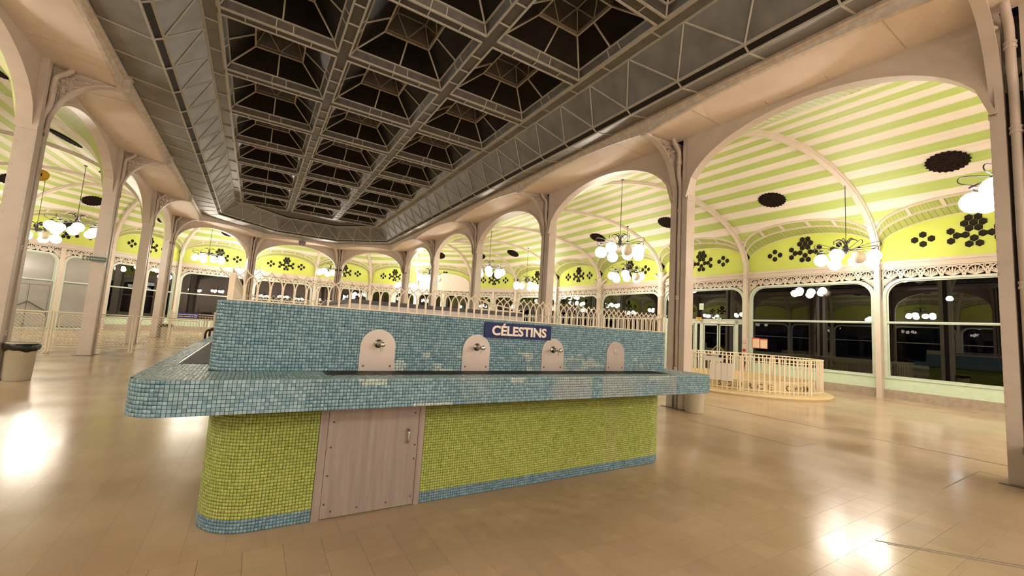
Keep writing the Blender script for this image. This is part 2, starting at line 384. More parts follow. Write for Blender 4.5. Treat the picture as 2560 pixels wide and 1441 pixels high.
for si, sec in enumerate(SECT):
    plan, tn, tw = sector_fns(sec); root = empty('ceiling_vault'); struct(root, 'curved aisle ceiling bay in green and cream painted board stripes'); VAULT.append(root)
    ns = 18 if sec[0] != sec[1] else 12
    two = [MB(), MB()]
    for k in range(NST):
        mb = MB() if si not in UNSEEN else two[k % 2]
        for r in range(3):
            ta, tb = TB[3*k+r], TB[3*k+r+1]; u0_, u1_ = 5*k+5*r/3, 5*k+5*(r+1)/3
            for j in range(ns):
                sa, sb = j/ns, (j+1)/ns; q = []; uvs = []
                for s, t, u in ((sa, ta, u0_), (sb, ta, u0_), (sb, tb, u1_), (sa, tb, u1_)):
                    tt = min(max(t, tn(s)), 1-tw(s)); uu = lerp(u0_, u1_, (tt-ta)/(tb-ta)) if tb > ta else u
                    P = plan(s, tt); q.append((P.x, P.y, zv(tt))); uvs.append((uu, s))
                if (Vector(q[0])-Vector(q[3])).length < 1e-4 and (Vector(q[1])-Vector(q[2])).length < 1e-4: continue
                mb.quad(*q, uv=uvs)
        if mb.f and (si not in UNSEEN or k >= NST-2): mb.build('board_stripe', 'stripe_green' if k % 2 == 0 else 'stripe_cream', root, True)
    hole_at(plan, .5, 1-.205, root)
    if sec[0] != sec[1]: hole_at(plan, .5, .205, root)
def rib(ci, pi):
    A, B = V2(COLS[ci]), V2(PIL[pi]); d = (B-A).normalized(); sd = Vector((-d.y, d.x, 0)); mb = MB(); n = 36; prev = None; prev2 = None
    for k in range(n+1):
        ph_ = math.pi*(.03+.94*k/n); t = .5-.5*math.cos(ph_); P = lerp(A, B, t); z = zv(t)
        N = Vector((d.x*math.cos(ph_)*-1*ZR/(B-A).length*2, d.y*math.cos(ph_)*-1*ZR/(B-A).length*2, 0))
        up_ = Vector((-math.cos(ph_)*d.x*.9, -math.cos(ph_)*d.y*.9, math.sin(ph_)+.15)).normalized()
        base = Vector((P.x, P.y, z))+up_*.03; lo = base-up_*.15; mid = base-up_*.10
        ring = [base+sd*.12, mid+sd*.12, mid+sd*.075, lo+sd*.075, lo-sd*.075, mid-sd*.075, mid-sd*.12, base-sd*.12]
        if prev:
            for j in range(7): mb.quad(prev[j], prev[j+1], ring[j+1], ring[j])
        prev = ring
    return struct(mb.build('ceiling_rib', 'cream_rib'), 'cream arched rib spanning the aisle ceiling from column to wall')
for sec in SECT:
    rib(sec[0], sec[2])
rib(15, 23)

# ------------------------------------------------------------------ nave arcade: spandrel walls, slatted arch soffits, beam and flat soffit
def arcade(i):
    A, B = V2(COLS[i]), V2(COLS[i+1]); L = (B-A).length; d = (B-A)/L; inn = Vector((-d.y, d.x)); n = 36; HW = .215
    ss = [HW/L + (1-2*HW/L)*k/n for k in range(n+1)]
    root = empty('wall_arcade'); struct(root, 'cream arched wall over the gap between two nave columns')
    mb = MB(); rim = MB(); so = MB()
    def zn(s):
        q = (s-HW/L)/(1-2*HW/L); return 5.02+1.36*e_(q)
    plan, tn, _ = None, None, None
    P = lambda s, o: A+(B-A)*s+inn*o
    for sa, sb in zip(ss[:-1], ss[1:]):
        za, zb = zn(sa), zn(sb)
        for o, flip in ((.05, False), (-.12, True)):
            a, b = P(sa, o), P(sb, o); q = [(a.x, a.y, za), (b.x, b.y, zb), (b.x, b.y, 6.9 if flip else ZSOF+.02), (a.x, a.y, 6.9 if flip else ZSOF+.02)]
            mb.quad(*(q[::-1] if flip else q))
        # raised rim along the arch edge
        def ring(s, z):
            q = (s-HW/L)/(1-2*HW/L); c = 2*q-1; nx, nz = c/2.4, e_(q)/1.36; m = math.hypot(nx, nz) or 1; nx, nz = nx/m, nz/m
            out = []
            for o, h in ((.085, 0), (.085, .07), (-.15, .07), (-.15, 0)):
                p = P(s, o)+d*(nx*h); out.append((p.x, p.y, z+nz*h-.004))
            return out
        ra, rb = ring(sa, za), ring(sb, zb)
        for j in range(4): rim.quad(ra[j], ra[(j+1) % 4], rb[(j+1) % 4], rb[j])
    mb.build('spandrel', 'cream_paint', root); rim.build('arch_rim', 'cream_rib', root, False)
    # green slatted soffit between the arch and the vault
    for sec in SECT:
        if sec[0] == i and sec[1] == i+1:
            plan, tn, tw = sector_fns(sec); m = 40
            for k in range(m):
                sa, sb = HW/L+(1-2*HW/L)*k/m, HW/L+(1-2*HW/L)*(k+1)/m; pa, pb = P(sa, -.14), P(sb, -.14); qa, qb = plan(sa, tn(sa)), plan(sb, tn(sb))
                so.quad((pa.x, pa.y, zn(sa)+.02), (pb.x, pb.y, zn(sb)+.02), (qb.x, qb.y, zv(tn(sb))), (qa.x, qa.y, zv(tn(sa))), uv=[(k, 0), (k+1, 0), (k+1, 1), (k, 1)])
            so.build('arch_soffit', 'slat_green', root)
    # flat soffit and beam towards the nave
    def at(s, o): return lerp(off(i, o), off(i+1, o), s)
    zb_ = lambda s: 6.39+.19*(1-(2*s-1)**2)
    m = 20; sf = MB(); bm = MB()
    for k in range(m):
        sa, sb = k/m, (k+1)/m
        rows = [(.03, 0), (.6, .5), (1.15, 1)]
        for (o0, f0), (o1, f1) in zip(rows[:-1], rows[1:]):
            q = []
            for s, o, f in ((sa, o0, f0), (sb, o0, f0), (sb, o1, f1), (sa, o1, f1)):
                p = at(s, o); q.append((p.x, p.y, lerp(ZSOF, zb_(s), f*f)))
            sf.quad(*q[::-1])
        prof = lambda s: [(1.15, zb_(s)), (1.15, zb_(s)-.03), (1.22, zb_(s)-.03), (1.22, 6.62), (1.30, 6.64), (1.30, 6.72), (1.10, 6.72)]
        pa, pb = prof(sa), prof(sb)
        for j in range(len(pa)-1):
            q = []
            for s, (o, z) in ((sa, pa[j]), (sb, pb[j]), (sb, pb[j+1]), (sa, pa[j+1])):
                p = at(s, o); q.append((p.x, p.y, z))
            bm.quad(*q)
    # panel seams on the soffit
    seam = MB()
    for s in (.2, .4, .6, .8):
        p, q = at(s, .1), at(s, 1.1); seam.bar((p.x, p.y, ZSOF-.001), (q.x, q.y, zb_(s)-.002), .018, .008)
    o = struct(sf.build('ceiling_soffit', 'soffit_cream'), 'pale flat soffit between the nave arches and the skylight beam'); seam.build('seam', 'beam_cream', o)
    struct(bm.build('ceiling_beam', 'beam_cream'), 'riveted cream edge beam with an arched lower edge below the skylight')
for i in range(len(COLS)-1): arcade(i)

# ------------------------------------------------------------------ nave columns
def col_meshes():
    D = {}
    for s, nm in ((-1, 'fl'), (1, 'fr')):
        mb = MB(); x0, x1 = sorted((s*.088, s*.228)); mb.box(x0, x1, -.17, .13, 0, ZSOF); mb.box(x0-.012*(s < 0), x1+.012*(s > 0), -.17, .13, 4.96, 5.06); D[nm] = mb.mesh('flange', 'cream_paint')
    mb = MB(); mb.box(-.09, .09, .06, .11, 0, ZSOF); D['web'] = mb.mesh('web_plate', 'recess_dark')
    mb = MB(); mb.tube([(0, -.115, .0), (0, -.115, 5.0)] + bez((0, -.115, 5.2), (0, -.115, 5.5), (0, -.2, 5.5), (0, -.2, 5.7), 6) + [(0, -.2, 6.05)] + bez((0, -.2, 6.15), (0, -.2, 6.35), (0, -.42, 6.30), (0, -.45, 6.55), 6), .052, 10)
    D['pipe'] = mb.mesh('downpipe', 'cream_paint', True)
    mb = MB(); mb.lathe([(.052, -.05), (.066, -.05), (.066, -.02), (.058, -.02), (.058, .02), (.066, .02), (.066, .05), (.052, .05)], 12); D['collar'] = mb.mesh('collar', 'cream_paint')
    # bracket: broad curved flange carrying the edge beam, leafy cast tracery behind it
    for sg in (-1, 1):
     mb = MB(); pts = []
     for k in range(19):
         a = math.pi/2*k/18; pts.append((-.17-1.0*(1-math.cos(a)), 5.12+1.25*math.sin(a)))
     for (ya, za), (yb, zb) in zip(pts[:-1], pts[1:]):
         dy, dz = yb-ya, zb-za; l = math.hypot(dy, dz); ny, nz = dz/l*.04, -dy/l*.04
         mb.quad((sg*.158-.07, ya, za), (sg*.158+.07, ya, za), (sg*.158+.07, yb, zb), (sg*.158-.07, yb, zb)); mb.quad((sg*.158+.07, ya+ny, za+nz), (sg*.158-.07, ya+ny, za+nz), (sg*.158-.07, yb+ny, zb+nz), (sg*.158+.07, yb+ny, zb+nz))
         for sx in (sg*.158-.07, sg*.158+.07): mb.quad((sx, ya, za), (sx, yb, zb), (sx, yb+ny, zb+nz), (sx, ya+ny, za+nz))
     D['bracket%d' % sg] = mb.mesh('bracket', 'cream_paint')
    mb = MB()
    def uv(u, v):
        a = math.pi/2*u; y, z = -.15-.98*(1-math.cos(a)), 5.15+1.25*math.sin(a); return (lerp(y, -.20, v), lerp(z, 6.46, v))
    def curve(pts, r=.022):
        P = []
        for (u0, v0), (u1, v1) in zip(pts[:-1], pts[1:]):
            for k in range(4): P.append(uv(lerp(u0, u1, k/4), lerp(v0, v1, k/4)))
        P.append(uv(*pts[-1])); mb.tube([(0, y, z) for y, z in P], r, 5)
    for u0 in (.30, .46, .62, .78, .90):
        curve([(u0, .0), (u0+.05, .25), (u0+.03, .5), (u0-.10, .72)], .024); curve([(u0+.02, .0), (u0-.08, .2), (u0-.11, .42)], .02)
    curve([(.2, .02), (.34, .5), (.5, .62), (.75, .55), (.95, .3)], .02); curve([(.12, .02), (.2, .4), (.3, .78)], .02); curve([(.35, .8), (.6, .82), (.85, .7)], .016)
    def leaf(u, v, du, dv, w_=.04):
        (y0, z0), (y1, z1) = uv(u, v), uv(u+du, v+dv); dy, dz = y1-y0, z1-z0; l = math.hypot(dy, dz) or 1; py, pz = -dz/l*w_, dy/l*w_
        for sx in (-.03, .03): mb.quad((0, y0, z0), (sx, (y0+y1)/2+py, (z0+z1)/2+pz), (0, y1, z1), (sx, (y0+y1)/2-py, (z0+z1)/2-pz))
    for u, v, du, dv in ((.40, .12, .06, .3), (.48, .35, -.1, .3), (.55, .15, .08, .35), (.62, .4, .02, .35), (.7, .12, .06, .4), (.78, .3, -.06, .35), (.86, .12, .03, .4), (.3, .3, .05, .35), (.24, .15, .04, .3), (.5, .55, .04, .3), (.68, .6, -.03, .28), (.34, .55, -.02, .3), (.93, .2, -.01, .45)): leaf(u, v, du, dv)
    yy, zz = uv(.42, .62); mb.lathe([(.0, -.04), (.06, -.025), (.075, .0), (.06, .025), (0, .04)], 8, (0, yy, zz), False)
    mb.box(-.012, .012, -.20, -.17, 5.0, 6.5); mb.bar((0, -.2, 6.46), (0, -1.1, 6.42), .05, .05)
    D['tracery'] = mb.mesh('leaf_tracery', 'cream_paint')
    mb = MB(); mb.box(-.08, .08, -1.33, -1.13, 6.36, 6.70); mb.box(-.10, .10, -1.35, -1.12, 6.66, 6.72); D['block'] = mb.mesh('beam_block', 'beam_cream')
    mb = MB()
    for k in range(30):
        z = .2+k*.16
        for x in (-.205, .205):
            mb.box(x-.012, x+.012, -.178, -.17, z-.012, z+.012)
        for y in (-.14, .10):
            for x, dx in ((-.225, -.008), (.225, .008)): mb.box(min(x, x+dx), max(x, x+dx), y-.012, y+.012, z-.012, z+.012)
    D['rivets'] = mb.mesh('rivet_rows', 'cream_paint')
    mb = MB(); mb.box(-.30, .30, -.26, .22, -.001, .012); D['foot'] = mb.mesh('base_plate', 'strip_dark')
    return D
CD = col_meshes()
CLAB = ['cream iron column with downpipe behind the viewer on the window side', 'tall cream iron column cut off by the right edge of the picture', 'cream iron column just beyond the right end of the fountain beside a white bin',
        'cream iron column rising behind the fountain between the sign and its right end', 'slim cream iron column behind the fountain railing, fourth of the right-hand row', 'distant cream iron column, fifth of the right-hand row behind the fountain railing',
        'farthest column of the right-hand row where the arcade turns the corner', 'right-hand column of the two across the far end of the nave', 'left-hand column of the two across the far end of the nave',
        'farthest column of the left-hand row, a black-bagged bin beside its foot', 'cream iron column of the left row just before the farthest one', 'cream riveted iron column of the left row carrying the green arrow sign', 'nearest cream iron column at the left edge of the picture beside a bin',
        'cream iron column of the left row behind the left edge of the picture', 'cream iron column of the left row level with the viewer', 'cream iron column of the left row behind the viewer']
COLUMN = []
for i, P in enumerate(COLS):
    n = INW[i].normalized(); th = math.atan2(n.x, -n.y); q_ = off(i, -.14 if i < 7 else 0.0); c = empty('iron_column', (q_.x, q_.y, 0), th)
    tag(c, CLAB[i], 'column', 'iron columns around the nave'); COLUMN.append(c)
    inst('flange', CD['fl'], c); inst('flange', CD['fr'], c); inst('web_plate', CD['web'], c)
    p = inst('downpipe', CD['pipe'], c)
    for z, y in ((.9, -.115), (2.6, -.115), (4.75, -.115), (5.95, -.2)): inst('collar', CD['collar'], p, (0, y, z))
    sg = -1 if i < 8 else 1
    b = inst('bracket', CD['bracket%d' % sg], c); inst('leaf_tracery', CD['tracery'], b, (sg*.158, 0, 0))
    inst('beam_block', CD['block'], c, (sg*.158, 0, 0)); stuff(inst('rivet_rows', CD['rivets'], c)); inst('base_plate', CD['foot'], c)

# ------------------------------------------------------------------ skylight
SKYC = [(x if i < 8 else (-3.95 if i > 8 else -.1), y-(1.1 if 6 <= i <= 9 else 0)) for i, (x, y) in enumerate(COLS)]
SKY = empty('ceiling_skylight'); struct(SKY, 'dark coffered skylight of glazed pyramids in a grey steel grid')
GZ = 7.38; XL = [-1.2, 1.2, 3.62]; CW = 2.17; Y0 = 7.14-4*2.38; NR = 12; CP = 2.38
a2 = CW/2
def coffer():
    D = {}; b = MB(); web = MB(); zt, z1, z2 = GZ, GZ+.15, GZ+.49; h0, h1, h2 = a2, a2-.10, .50
    cs = ((-1, -1), (1, -1), (1, 1), (-1, 1)); lz = z2+.06
    for k in range(4):
        c, d = cs[k], cs[(k+1) % 4]
        P = lambda h, z, q: (q[0]*h, q[1]*h, z)
        b.bar(P(h0, zt, c), P(h0, zt, d), .035, .035); b.bar(P(h1, z1, c), P(h1, z1, d), .035, .03); b.bar(P(h2, z2, c), P(h2, z2, d), .035, .035)
        b.bar(P(h0, zt, c), P(h1, z1, c), .03, .03); b.bar(P(h1, z1, c), P(h2, z2, c), .035, .03)
        m = ((c[0]+d[0])/2, (c[1]+d[1])/2); b.bar((m[0]*h1, m[1]*h1, z1), (m[0]*h2, m[1]*h2, z2), .03, .03)
        web.quad(P(h0, zt, c), P(h0, zt, d), P(h1, z1, d), P(h1, z1, c))
        for f in (.40, .55):
            q = (lerp(c[0], d[0], f), lerp(c[1], d[1], f)); b.bar(P(h0, zt, q), P(h1, z1, q), .018, .018)
        # lantern
        b.bar(P(h2, lz+.0, c), P(h2, lz, d), .025, .025); b.bar(P(h2, lz, c), P(.32, z2+.42, c), .022, .022); b.bar(P(.32, z2+.42, c), P(.32, z2+.42, d), .022, .022)
        b.bar((m[0]*h2, m[1]*h2, lz), P(.32, z2+.42, c), .02, .02); b.bar((m[0]*h2, m[1]*h2, lz), P(.32, z2+.42, d), .02, .02)
        web.quad(P(h2+.005, lz, c), P(h2+.005, lz, d), P(.325, z2+.425, d), P(.325, z2+.425, c))
    web.quad(*[(x*.33, y*.33, z2+.43) for x, y in cs])
    D['frame'] = b.mesh('coffer', 'sky_bar'); D['web'] = web.mesh('web_panels', 'sky_web')
    D['pane'] = []
    for k in range(4):
        c, d = cs[k], cs[(k+1) % 4]; m = ((c[0]+d[0])/2, (c[1]+d[1])/2)
        for u, v in ((c, m), (m, d)):
            p = MB(); h1_, h2_ = h1, h2
            f = lambda q, h, z: (q[0]*h, q[1]*h, z+.012)
            p.quad(f(u, h1, z1), f(v, h1, z1), f(v, h2, z2), f(u, h2, z2)); D['pane'].append(p.mesh('pane', 'sky_pane'))
    p = MB()
    for k in range(4):
        c, d = cs[k], cs[(k+1) % 4]; p.quad((c[0]*.52, c[1]*.52, z2), (d[0]*.52, d[1]*.52, z2), (d[0]*.52, d[1]*.52, lz), (c[0]*.52, c[1]*.52, lz))
    D['slot'] = p.mesh('vent_slot', 'sky_black'); return D
KD = coffer()
for r in range(NR):
    for c in range(3):
        if r >= NR: continue
        o = inst('coffer', KD['frame'], SKY, (XL[c]+a2-.02, Y0+CP*(r+.5), 0)); inst('web_panels', KD['web'], o); inst('vent_slot', KD['slot'], o)
        for p in KD['pane']: inst('pane', p, o)
# flat undersides of the grid beams
pan = MB(); brs = MB(); GX0, GX1, GY0, GY1 = -1.22, 5.80, Y0, Y0+CP*NR
for x in (1.07, 3.49): pan.box(x-.12, x+.10, GY0, GY1, GZ+.004, GZ+.02)
for r in range(NR+1):
    y = Y0+CP*r; pan.box(GX0, GX1, y-.10, y+.10, GZ+.006, GZ+.021)
pan.build('beam_panels', 'sky_web', SKY)
for x in (1.07, 3.49):
    for r in range(NR):
        for f in (.25, .5, .75): y = Y0+CP*(r+f); brs.box(x-.12, x+.10, y-.012, y+.012, GZ-.016, GZ+.004)
for r in range(NR+1):
    y = Y0+CP*r
    for c in range(3):
        for f in (.2, .45, .75): x = XL[c]+CW*f; brs.box(x-.01, x+.01, y-.10, y+.10, GZ-.014, GZ+.006)
brs.build('grid_bars', 'sky_bar', SKY)
# cove with zig-zag truss all round, black gap, grey margin strip: follow the arcade outline
OUT = [(1.30, 6.72), (1.80, 6.60), (1.80, 6.68), (1.82, 6.68), (2.45, 7.39), (2.74, 7.38)]
tr = MB(); strip_ = MB(); gap = MB()
def path_pts(d):
    P = [off(i, d) for i in range(len(COLS))]; return P
SINW = []
for i in range(len(SKYC)):
    ns_ = []
    for a, b in ((i-1, i), (i, i+1)):
        if a >= 0 and b < len(SKYC): d_ = (V2(SKYC[b])-V2(SKYC[a])).normalized(); ns_.append(Vector((-d_.y, d_.x)))
    m_ = sum(ns_, Vector((0, 0))).normalized(); SINW.append(m_/m_.dot(ns_[0]))
def soff(i, d): return off(i, d) if d < 1.5 else V2(SKYC[i])+SINW[i]*d
def walk(d0, d1, z0, z1, seg, shift0=0.0, shift1=.5):
    """yield per-arcade-bay evenly split quads between two offset outlines"""
    for i in range(len(COLS)-1):
        A0, A1 = soff(i, d0), soff(i+1, d0); B0, B1 = soff(i, d1), soff(i+1, d1); n = max(1, round((A1-A0).length/seg))
        for k in range(n): yield (lerp(A0, A1, k/n), lerp(A0, A1, (k+1)/n), lerp(B0, B1, k/n), lerp(B0, B1, (k+1)/n), k, n)
def v3(p, z): return (p.x, p.y, z)
for a, b, c, d, k, n in walk(1.30, 1.80, 0, 0, 1.19):
    strip_.quad(v3(a, 6.70), v3(b, 6.70), v3(d, 6.60), v3(c, 6.60)); tr.bar(v3(a, 6.695), v3(c, 6.595), .03, .02); tr.bar(v3(c, 6.60), v3(d, 6.60), .035, .035)
for a, b, c, d, k, n in walk(1.81, 1.94, 0, 0, 1.19):
    gap.quad(v3(a, 6.61), v3(b, 6.61), v3(d, 6.69), v3(c, 6.69)); tr.bar(v3(a, 6.595), v3(c, 6.675), .025, .025); tr.bar(v3(c, 6.69), v3(d, 6.69), .04, .04)
for a, b, c, d, k, n in walk(1.94, 2.47, 0, 0, 1.19):
    p = MB(); p.quad(v3(a, 6.70), v3(b, 6.70), v3(d, 7.39), v3(c, 7.39)); p.build('cove_panel', 'sky_cove', SKY)
    m = lerp(c, d, .62); tr.bar(v3(a, 6.69), v3(m, 7.38), .028, .028); tr.bar(v3(m, 7.38), v3(b, 6.69), .028, .028); tr.bar(v3(c, 7.38), v3(d, 7.38), .04, .04)
for a, b, c, d, k, n in walk(2.47, 2.76, 0, 0, 1.19):
    p = MB(); strip_.quad(v3(a, 7.39), v3(b, 7.39), v3(d, 7.38), v3(c, 7.38)); tr.bar(v3(a, 7.38), v3(c, 7.37), .022, .022); tr.bar(v3(c, 7.37), v3(d, 7.37), .04, .04)
strip_.build('margin_panels', 'sky_cove', SKY); gap.build('dark_gap', 'sky_black', SKY); tr.build('truss', 'sky_bar', SKY)
# closing panels over the chamfered end and a dark lid above everything
lid = MB(); lid.quad((-5, -5, 9.0), (10, -5, 9.0), (10, 33, 9.0), (-5, 33, 9.0)); lid.build('roof_lid', 'sky_black', SKY)
endp = MB(); ye = Y0+CP*NR
endp.quad((GX0, ye+.1, GZ+.05), (GX1, ye+.1, GZ+.05), (soff(7, 2.7).x, soff(7, 2.7).y, GZ+.05), (soff(8, 2.7).x, soff(8, 2.7).y, GZ+.05)); endp.build('end_panel', 'sky_web', SKY)

# ------------------------------------------------------------------ outer wall bays
HEXM = None
def hexmesh():
    mb = MB(); c = [(.108*math.cos(math.pi/6+k*math.pi/3), .118*math.sin(math.pi/6+k*math.pi/3)) for k in range(6)]
    mb.v += [(x, 0, z) for x, z in c] + [(x*.80, -.035, z*.80) for x, z in c] + [(x*.5, -.020, z*.5) for x, z in c]
    for r in (0, 6):
        for k in range(6): mb.f.append((r+k, r+(k+1) % 6, r+6+(k+1) % 6, r+6+k))
    mb.f.append(tuple(range(12, 18))); return mb.mesh('hexagon', 'hex_brown')
HEXM = hexmesh()
HEXP = []
def _add(cx, cz, pts): HEXP.extend([(cx+x, cz+z) for x, z in pts])
_add(0, 5.96, [(0, 0)]+[(.205*math.cos(k*math.pi/3), .205*math.sin(k*math.pi/3)) for k in range(6)])
for s in (-1, 1):
    _add(s*1.19, 5.58, [(.21, 0), (-.21, 0), (0, .165), (0, -.165)])
    _add(s*.38, 5.58, [(0, 0), (s*.14, .165), (s*.14, -.165), (-s*.19, 0)])
_add(0, 5.34, [(0, .11), (-.115, -.07), (.115, -.07)])
def wround(L0, L1, z0, z1, r, n=7):
    """outline of a window: square foot, rounded head"""
    pts = [(L0, z0), (L1, z0)]
    for k in range(n+1): a = math.pi/2*k/n; pts.append((L1-r+r*math.cos(a), z1-r+r*math.sin(a)))
    for k in range(n+1): a = math.pi/2+math.pi/2*k/n; pts.append((L0+r+r*math.cos(a), z1-r+r*math.sin(a)))
    return pts
def ring_mesh(o, i, y0, y1, name, m):
    mb = MB(); n = len(o)
    for k in range(n):
        a, b = o[k], o[(k+1) % n]; c, d = i[k], i[(k+1) % n]
        mb.quad((a[0], y0, a[1]), (b[0], y0, b[1]), (d[0], y0, d[1]), (c[0], y0, c[1])); mb.quad((c[0], y0, c[1]), (d[0], y0, d[1]), (d[0], y1, d[1]), (c[0], y1, c[1]))
        mb.quad((b[0], y0, b[1]), (a[0], y0, a[1]), (a[0], y1, a[1]), (b[0], y1, b[1]))
    return mb
def frieze(L, full=True):
    """cast lace band: arches of fan leaves with rosettes between"""
    mb = MB(); x0, x1 = .10, L-.10; n = max(4, round((x1-x0)/.52)); u = (x1-x0)/n; zb, zt = 4.27, 4.61; y = -.0
    for k in range(n):
        cx = x0+u*(k+.5)
        R = .86*u/2
        mb.tube([(cx+R*1.05*math.cos(a), y, zb+(zt-zb-.02)*math.sin(a)) for a in [math.pi*j/8 for j in range(9)]], .026, 4)
        for a in (.45, .95, math.pi/2, math.pi-.95, math.pi-.45):
            l = .22 if a != math.pi/2 else .30; mb.tube([(cx, y, zb), (cx+l*.6*math.cos(a), y-.015, zb+l*.6*math.sin(a)), (cx+l*math.cos(a), y, zb+l*math.sin(a))], [.016, .036, .010], 4)
        for a in (.7, 1.25, math.pi-1.25, math.pi-.7): mb.tube([(cx+.10*math.cos(a), y, zb+.10*math.sin(a)), (cx+.19*math.cos(a), y-.01, zb+.19*math.sin(a)), (cx+.25*math.cos(a), y, zb+.27*math.sin(a))], [.01, .028, .008], 4)
        for s in (-1, 1):
            mb.tube([(cx+s*u*.5, y, zb), (cx+s*u*.44, y, zb+.12), (cx+s*u*.5, y, zt-.10)], [.03, .026, .03], 4); mb.tube([(cx+s*u*.48, y, zb+.02), (cx+s*u*.30, y, zt-.16), (cx+s*u*.34, y, zt-.02)], [.012, .024, .016], 4)
        xx = x0+u*k
        mb.tube([(xx+.06*math.cos(a), y, zt-.07+.055*math.sin(a)) for a in [2*math.pi*j/6 for j in range(6)]], .024, 4, True)
    mb.box(.08, L-.08, -.02, .03, 4.585, 4.625); mb.box(.08, .125, -.02, .03, 3.5, 4.6); mb.box(L-.125, L-.08, -.02, .03, 3.5, 4.6)
    return mb
def side_of(i): return 'right' if i < 6 else ('end' if i < 15 else 'left')
WALLS = []; nwin = 0
mat('lobby_glass', (.30, .29, .27, 1), .12, noise=.12, nscale=.8)
LOBBY = 14     # entrance bay on the left
DOORB = 3      # glazed door bay on the right
SHEET = 8      # lunette hidden behind a white sheet
for i in range(len(PIL)-1):
    B0, B1 = V2(PIL[i]), V2(PIL[i+1]); L = (B1-B0).length; d = (B1-B0)/L; th = math.atan2(-d.y, -d.x)
    o = Vector((d.y, -d.x)); base = B1+o*.12; vis = 1 <= i <= 15
    wr = empty('wall_'+side_of(i), (base.x, base.y, 0), th); struct(wr, 'glazed outer wall bay with stone foot, lace frieze and lime green lunette'); WALLS.append(wr)
    door = i in (DOORB, LOBBY)
    if not door:
        mb = MB(); mb.box(0, L, -.03, .30, 0, .31); mb.build('stone_foot', 'plinth_stone', wr)
        mb = MB(); mb.box(.02, L-.02, -.01, .22, .31, .70); mb.box(.02, L-.02, -.04, .22, .70, .74); mb.build('sill_panel', 'mint_panel', wr)
    mb = MB(); mb.box(0, L, -.05, .2, 4.63, 4.70); mb.box(0, L, -.02, .2, 4.70, 4.80); mb.box(0, L, -.07, .2, 4.80, 4.90); mb.build('cornice', 'cream_rib', wr)
    # lace frieze on a dark ground
    mb = MB(); mb.quad((0, .16, 3.4), (L, .16, 3.4), (L, .16, 4.63), (0, .16, 4.63))
    if vis: frieze(L).build('lace_frieze', 'cream_rib', wr)
    # lunette wall
    lp = MB(); n = 20; xs_ = [L*k/n for k in range(n+1)]; zw = lambda x: 5.38+.97*e_(min(max(x/L, 0), 1))
    for xa, xb in zip(xs_[:-1], xs_[1:]): lp.quad((xa, .0, 4.88), (xb, .0, 4.88), (xb, .0, zw(xb)+.05), (xa, .0, zw(xa)+.05))
    lun = lp.build('lunette', 'lime_wall', wr)
    if vis:
        sc = L/4.8
        for x, z in HEXP:
            h = inst('hexagon', HEXM, lun, (L/2+x*sc, -.002, z)); h.scale = (sc, 1, 1)
    if i == SHEET:
        mb = MB(); mb.prism([(.15, 4.55), (L-.15, 4.55)]+[(L/2+(L/2-.2)*math.cos(math.pi*k/14), 5.2+.88*math.sin(math.pi*k/14)) for k in range(15)], -.09, -.06)
        mb.build('cover_sheet', 'white_sheet', wr)['label'] = 'plain off-white sheet hiding a lunette'
    # windows
    two_ = i in (7, 8, 9, 13, 14); cuts = [(0, L)] if not two_ else [(0, L*.5), (L*.5, L)]
    gm = 'lobby_glass' if i == LOBBY else 'window_glass'
    for (wa, wb) in cuts:
        nwin += 1; wn = empty('window_%d' % nwin, (base.x, base.y, 0), th); struct(wn, 'mint framed window with rounded upper corners and a cross transom')
        z0 = .74 if not door else .0; e = .10; rr_ = .62 if not two_ else .5
        oo = wround(wa+e, wb-e, z0, 4.26, rr_); ii = wround(wa+e+.1, wb-e-.1, z0+.04, 4.18, rr_-.07); i2 = wround(wa+e+.15, wb-e-.15, z0+.06, 4.14, rr_-.10)
        ring_mesh(oo, ii, -.03, .10, '', '').build('frame', 'mint_frame', wn); ring_mesh(ii, i2, .03, .10, '', '').build('inner_frame', 'mint_frame', wn)
        mb = MB(); mb.box(wa+.2, wb-.2, -.01, .10, 2.64, 2.72); mb.box(wa+.2, wb-.2, -.03, .1, 2.67, 2.69); mb.build('transom', 'mint_frame', wn)
        sp = MB(); hd = [p for p in oo[2:]]
        for a, b in zip(hd[:-1], hd[1:]): sp.quad((a[0], .12, a[1]), (b[0], .12, b[1]), (b[0], .12, 4.63), (a[0], .12, 4.63))
        sp.build('lace_ground', 'iron_black', wn)
        if vis:
            for sgn, xc, cx in ((1, wa+e, wa+e+rr_), (-1, wb-e, wb-e-rr_)):
                ls = MB(); k0 = (xc+sgn*.02, 4.26); cz = 4.26-rr_
                for an in range(9):
                    al = math.radians(-86+an*10.5); t_ = .02; dx_, dz_ = sgn*math.cos(al), math.sin(al)
                    while math.hypot(k0[0]+dx_*t_-cx, k0[1]+dz_*t_-cz) > rr_+.02 and t_ < .55: t_ += .01
                    ls.tube([(k0[0], 0, k0[1]), (k0[0]+dx_*t_*.5, -.02, k0[1]+dz_*t_*.5), (k0[0]+dx_*t_, 0, k0[1]+dz_*t_)], [.014, .034, .010], 4)
                for rad in (.10, .17): ls.tube([(k0[0]+sgn*rad*math.cos(math.radians(-85+k*16)), -.01, k0[1]+rad*math.sin(math.radians(-85+k*16))) for k in range(6)], .016, 4)
                ls.build('corner_lace', 'cream_rib', wn)
        mb = MB(); mb.prism([(wa+.22, 2.70), (wb-.22, 2.70)]+[p for p in i2[2:]], .05, .058); mb.build('pane', gm, wn)
        if not door:
            mb = MB(); mb.box(wa+.22, wb-.22, .05, .058, .78, 2.66); mb.build('pane', gm, wn)
        elif i == LOBBY and wa > 0:
            mb = MB(); mb.box(wa+.22, wb-.22, .05, .058, .1, 2.66); mb.build('pane', gm, wn)
